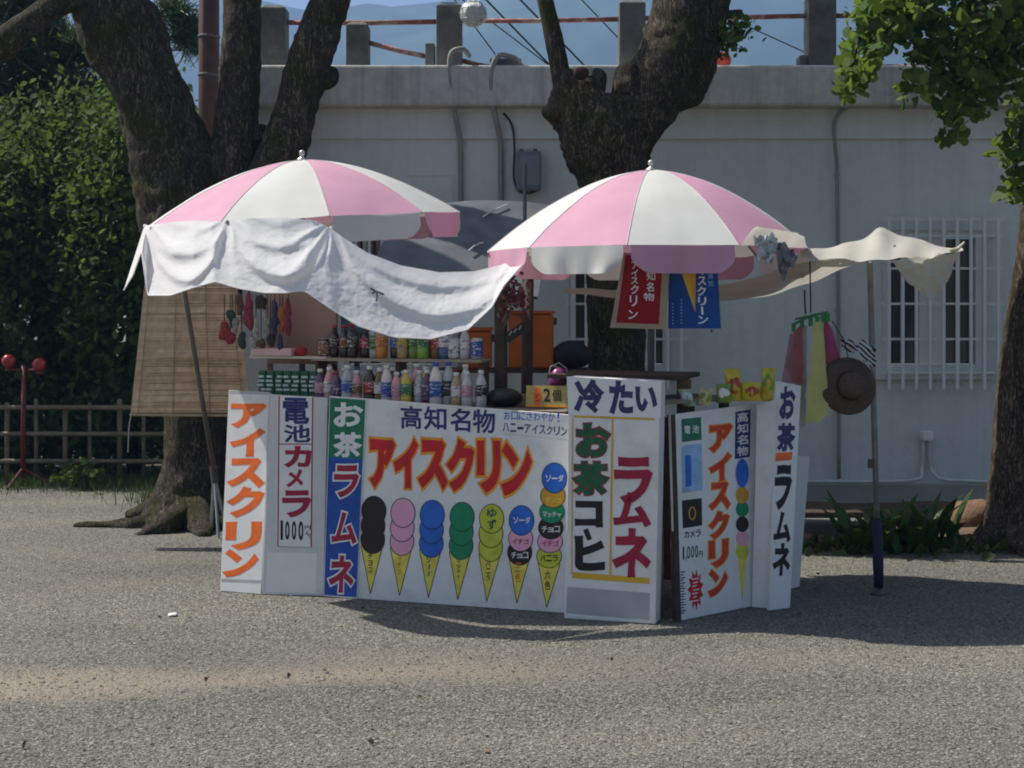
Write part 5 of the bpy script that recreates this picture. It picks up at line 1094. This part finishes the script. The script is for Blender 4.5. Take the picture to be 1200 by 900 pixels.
# cream awning on the right
aw = empty('cream_awning', P(1020, 310, 8.5), 'cream canvas awning stretched from the right parasol to the metal pole', 'awning')
sheet(None, '', '', None, [(660, 336, 8.5), (760, 339, 8.4), (870, 328, 8.2), (945, 306, 8.1), (1010, 306, 8.15)], [(660, 342, 8.95), (740, 350, 8.95), (850, 353, 8.95), (930, 338, 8.85), (1003, 309, 8.5)], amp=.02, freq=.02).build('back_sheet', CREAM, aw, smooth=True)
sheet(None, '', '', None, [(938, 292, 8.25), (962, 290, 8.45), (990, 285, 8.6), (1016, 277, 8.75), (1033, 268, 8.85), (1052, 274, 8.8), (1080, 283, 8.75), (1105, 291, 8.65), (1128, 291, 8.5)],
      [(940, 302, 8.1), (965, 305, 8.1), (990, 303, 8.1), (1010, 306, 8.1), (1035, 305, 8.12), (1060, 304, 8.2), (1090, 301, 8.3), (1112, 297, 8.4), (1129, 294, 8.48)], n=90, amp=.03, freq=.028, seed=3).build('top_sheet', CREAM, aw, smooth=True)
sheet(None, '', '', None, [(1042, 304, 8.16), (1065, 304, 8.22), (1095, 300, 8.32), (1124, 295, 8.45)], [(1062, 328, 8.3), (1078, 343, 8.35), (1092, 350, 8.4), (1110, 330, 8.45)], n=30, amp=.03, freq=.08, seed=6).build('hanging_flap', CREAM, aw, smooth=True)
MB().tube([P(1112, 294, 8.42), P(1122, 292, 8.44), P(1130, 284, 8.46)], [.01, .012, .006], 8).build('corner_tie', M('pale_tie', (.62, .55, .35), .8), aw)
for u, v in ((985, 310), (1000, 306), (1020, 308), (1048, 288)): MB().blob(P(u, v, 8.1), (.01, .008, .008), .3, 20, u, 8, 6).build('knot', CREAM, aw, smooth=True)
# metal pole on the right
g = G(1030, 697); rp = empty('awning_pole', g, 'thin metal pole holding the cream awning with a blue wrapped foot', 'pole')
tp = P(1019, 300, g.y+.25)
MB().tube([g, tp], .017, 12).build('shaft', M('aged_grey_pole', (.2, .2, .19), .45, .2, 12, metal=.4), rp, smooth=True)
w0, w1 = g.lerp(tp, .02), g.lerp(tp, .22)
MB().tube([w0, g.lerp(tp, .1), w1], [.026, .03, .024], 12, nz=.12, nf=14).build('wrap', M('dark_blue_wrap', (.012, .016, .05), .7, .3, 20, bump=.3), rp, smooth=True)
MB().lathe([(.045, 0), (.045, .012), (.02, .03)], 12, g).build('foot', DARKSTEEL, rp)
MB().box(g.lerp(tp, .38)+V(-.025, 0, 0), (.03, .03, .05)).build('clamp', DARKSTEEL, rp)
# plastic bag and printed cloth stuffed under the right rim
PB_ = M('pale_blue_plastic', (.45, .52, .55), .25, .25, 25, trans=.3, bump=.2, bscale=40)
sheet('plastic_bag', 'crumpled pale plastic bag stuck under the right rim of the right parasol', 'bag', PB_, [(880, 278, 7.46), (893, 275, 7.42), (905, 275, 7.44), (911, 280, 7.48)], [(888, 296, 7.44), (898, 308, 7.40), (903, 311, 7.42), (908, 304, 7.45)], 36, 14, .07, .12, 2)
sheet('printed_cloth', 'crumpled grey and black printed cloth hanging beside the plastic bag', 'cloth', M('grey_black_print', (.16, .16, .16), .7, .95, 28, bump=.2), [(906, 280, 7.5), (917, 284, 7.5), (928, 290, 7.52), (936, 300, 7.55)], [(911, 308, 7.46), (917, 326, 7.46), (922, 322, 7.47), (934, 306, 7.52)], 30, 12, .05, .1, 8)
# ============================================================ banners
def banner(name, label, quad, Y, mat, tr=None, wav=.015):
    TL, TR, BR, BL = quad; pl = Plane(P(TL[0], TL[1], Y), V(-.06, -1, 0)); r = empty(name, pl.hit((BL[0]+BR[0])/2, BL[1]), label, 'banner')
    q = [pl.hit(*p) for p in quad]; MB().plate(q, V(0, .004, 0)).build('cloth', mat, r); return r, pl
rb_, plr = banner('red_banner', 'red banner with white vertical lettering and beige border under the right parasol', ((731, 296), (786, 298), (780, 386), (715, 384)), 7.42, M('beige_banner_border', (.42, .32, .22), .8, .1, trans=.15))
flat(plr, [(733, 299), (777, 300), (772, 380), (722, 378)], ID, .003).build('red_field', M('deep_red_cloth', (.30, .008, .012), .8, .1, trans=.12), rb_)
tB = crop(715, 295, 8.889)
letters(MB(), plr, [('ア', 222, 105, 302, 180), ('イ', 222, 185, 292, 262), ('ス', 218, 268, 290, 335), ('ク', 213, 345, 298, 440), ('リ', 203, 455, 282, 570), ('ン', 190, 608, 290, 700)], tB, bold=.015, lift=.005).build('lettering', INK['white'], rb_)
letters(MB(), plr, [('高', 385, 105, 470, 195), ('知', 378, 212, 470, 300), ('名', 378, 318, 455, 415), ('物', 348, 428, 460, 512)], tB, bold=.008, lift=.005).build('lettering', INK['white'], rb_)
tK = crop(780, 240, 2.812)
bb_, plb = banner('blue_banner', 'blue banner with a yellow cone picture and white lettering beside the red banner', ((784, 300), (840, 300), (845, 385), (783, 385)), 7.5, M('bright_blue_cloth', (.015, .09, .34), .8, .1, trans=.15))
flat(plb, [(36, 175), (100, 175), (98, 355)], tK, .003).build('print', INK['mango'], bb_); flat(plb, [(36, 175), (70, 175), (96, 350)], tK, .0045).build('print', INK['gold'], bb_)
letters(MB(), plb, [('イ', 910, 150, 995, 240), ('ス', 912, 258, 1000, 350), ('ク', 905, 360, 1000, 460), ('リ', 915, 470, 1002, 560), ('ン', 915, 668, 1022, 752)], tB, bold=.025, lift=.004).build('lettering', INK['white'], bb_)
m = MB(); strip(plb, [(957, 572), (962, 655)], 22, tB, .004, m); m.build('lettering', INK['white'], bb_)
letters(MB(), plb, [('高', 1020, 225, 1072, 285), ('知', 1020, 300, 1072, 362)], tB, bold=.01, lift=.004).build('lettering', INK['pale'], bb_)
m = MB(); [strip(plb, [(645+c*90, y), (660+c*90, y+8)], 9, tB, .004, m) for c in (0, 1) for y in range(540-40*c, 760, 34)]; m.build('small_print', INK['pale'], bb_)
MB().tube([plb.hit(834, 386), plb.hit(834, 390)], .006, 6).build('tassel', WOOD_M, bb_)
# ============================================================ hanging goods by the pole
YH = 7.95
hg = empty('clip_hanger', P(950, 380, YH), 'green clip hanger hung by a cord under the cream awning', 'hanger')
HG = M('green_clip_plastic', (.03, .20, .06), .4, .2, 20); DK = M('dark_cord_black', (.03, .03, .03), .8)
MB().tube([P(949, 306, 8.12), P(950, 350, YH+.03), P(950, 366, YH)], .004, 6).build('cord', DK, hg); MB().tube([P(943, 340, YH), P(943, 352, YH), P(944, 368, YH)], .005, 6).build('hook', DK, hg)
mb = MB(); mb.tube([P(930, 380, YH-.05), P(950, 370, YH), P(970, 366, YH+.05)], .008, 6); mb.tube([P(932, 374, YH+.05), P(950, 370, YH), P(968, 374, YH-.05)], .006, 6); mb.build('frame', HG, hg)
for u, v in ((930, 381), (940, 376), (950, 374), (958, 374), (965, 370), (970, 369)): MB().box(P(u, v+3, YH-.02), (.022, .018, .05)).build('clip', HG, hg, bevel=.004)
def towel(label, col, top, bot, mname, seed, amp=.04, tr_=.25, var=.08):
    sheet('hanging_towel', label, 'towel', M(mname, col, .9, var, 12, trans=tr_, bump=.08, bscale=120), top, bot, 22, 20, amp, .055, seed, group='towels on the clip hanger')
towel('pale pink towel hanging left on the clip hanger', (.5, .33, .36), [(926, 386, YH+.04), (936, 383, YH+.06)], [(916, 448, YH+.04), (938, 452, YH+.06)], 'pale_pink_towel', 1)
towel('red towel hanging between the pale pink and the yellow one', (.38, .13, .13), [(931, 385, YH), (941, 383, YH)], [(928, 446, YH), (942, 450, YH)], 'red_towel', 2)
towel('white mesh towel hanging lowest behind the yellow one', (.5, .5, .5), [(936, 384, YH+.1), (946, 382, YH+.1)], [(930, 498, YH+.1), (944, 500, YH+.1)], 'white_towel', 3)
towel('yellow green towel hanging long in the middle of the hanger', (.58, .58, .22), [(953, 380, YH-.03), (965, 378, YH-.03)], [(944, 495, YH-.03), (972, 488, YH-.03)], 'yellow_towel', 4)
towel('magenta towel hanging right of the yellow one', (.38, .08, .19), [(963, 376, YH+.02), (969, 375, YH+.02)], [(968, 428, YH+.02), (987, 424, YH+.02)], 'magenta_towel', 5)
towel('white floral towel hanging below the magenta one beside the hat', (.42, .38, .38), [(966, 380, YH+.07), (976, 380, YH+.07)], [(964, 448, YH+.07), (990, 440, YH+.07)], 'floral_towel', 6, var=.5)
# straw hat seen from its crown
hc = P(996, 452, YH-.02); HAT = M('brown_straw', (.085, .058, .04), .85, .25, 60, bump=.4, bscale=90)
ht = empty('straw_hat', hc, 'brown round straw hat hanging beside the metal pole', 'hat')
AXH = Matrix.Rotation(R(83), 3, 'X')@Matrix.Rotation(R(6), 3, 'Y'); s = YH/F
MB().lathe([(34*s, -.03), (33*s, -.022), (24*s, 0), (17*s, .006), (15.5*s, .03), (14.5*s, .07), (11*s, .085), (.004, .088)], 28, hc, AXH).build('body', HAT, ht, smooth=True)
MB().lathe([(17.4*s, .006), (17.2*s, .008), (16*s, .03), (15.8*s, .032)], 28, hc, AXH).build('band', M('dark_hat_band', (.03, .022, .018), .8, .2), ht, smooth=True)
MB().tube([P(994, 420, YH), P(990, 400, YH), P(975, 376, YH)], .003, 6).build('loop', DK, ht)
def stripe_mat():
    m, nt, b = nodes('black_white_stripes'); N = nt.nodes.new; tc = N('ShaderNodeTexCoord'); mp = N('ShaderNodeMapping'); mp.inputs['Rotation'].default_value = (0, R(50), 0)
    wv = N('ShaderNodeTexWave'); wv.inputs['Scale'].default_value = 14; wv.inputs['Distortion'].default_value = 2; r = N('ShaderNodeValToRGB'); r.color_ramp.interpolation = 'CONSTANT'
    r.color_ramp.elements[0].color = (.02, .02, .025, 1); r.color_ramp.elements[1].position = .5; r.color_ramp.elements[1].color = (.5, .5, .5, 1)
    nt.links.new(tc.outputs['Object'], mp.inputs[0]); nt.links.new(mp.outputs[0], wv.inputs[0]); nt.links.new(wv.outputs[1], r.inputs[0]); nt.links.new(r.outputs[0], b.inputs['Base Color']); b.inputs['Roughness'].default_value = .8
    return m
sheet('striped_scarf', 'black and white striped scarf draped at the pole above the hat', 'scarf', stripe_mat(), [(985, 392, YH+.04), (1000, 400, YH), (1018, 402, YH-.03), (1027, 406, YH-.03)], [(988, 412, YH+.02), (1004, 412, YH-.05), (1016, 426, YH-.06), (1026, 434, YH-.05)], 40, 14, .05, .1, 9)

# ============================================================ haze
hz = MB().box((0, 695, 199), (2900, 1570, 400)); 
m = bpy.data.materials.new('pale_air'); m.use_nodes = True; nt = m.node_tree; nt.nodes.clear(); o = nt.nodes.new('ShaderNodeOutputMaterial'); pv = nt.nodes.new('ShaderNodeVolumePrincipled')
pv.inputs['Color'].default_value = (.34, .56, 1, 1); pv.inputs['Density'].default_value = .0009; pv.inputs['Anisotropy'].default_value = .2; nt.links.new(pv.outputs[0], o.inputs['Volume'])
h = hz.build('haze', m, kind='stuff'); tag(h, 'pale blue summer haze over the whole place', 'haze')
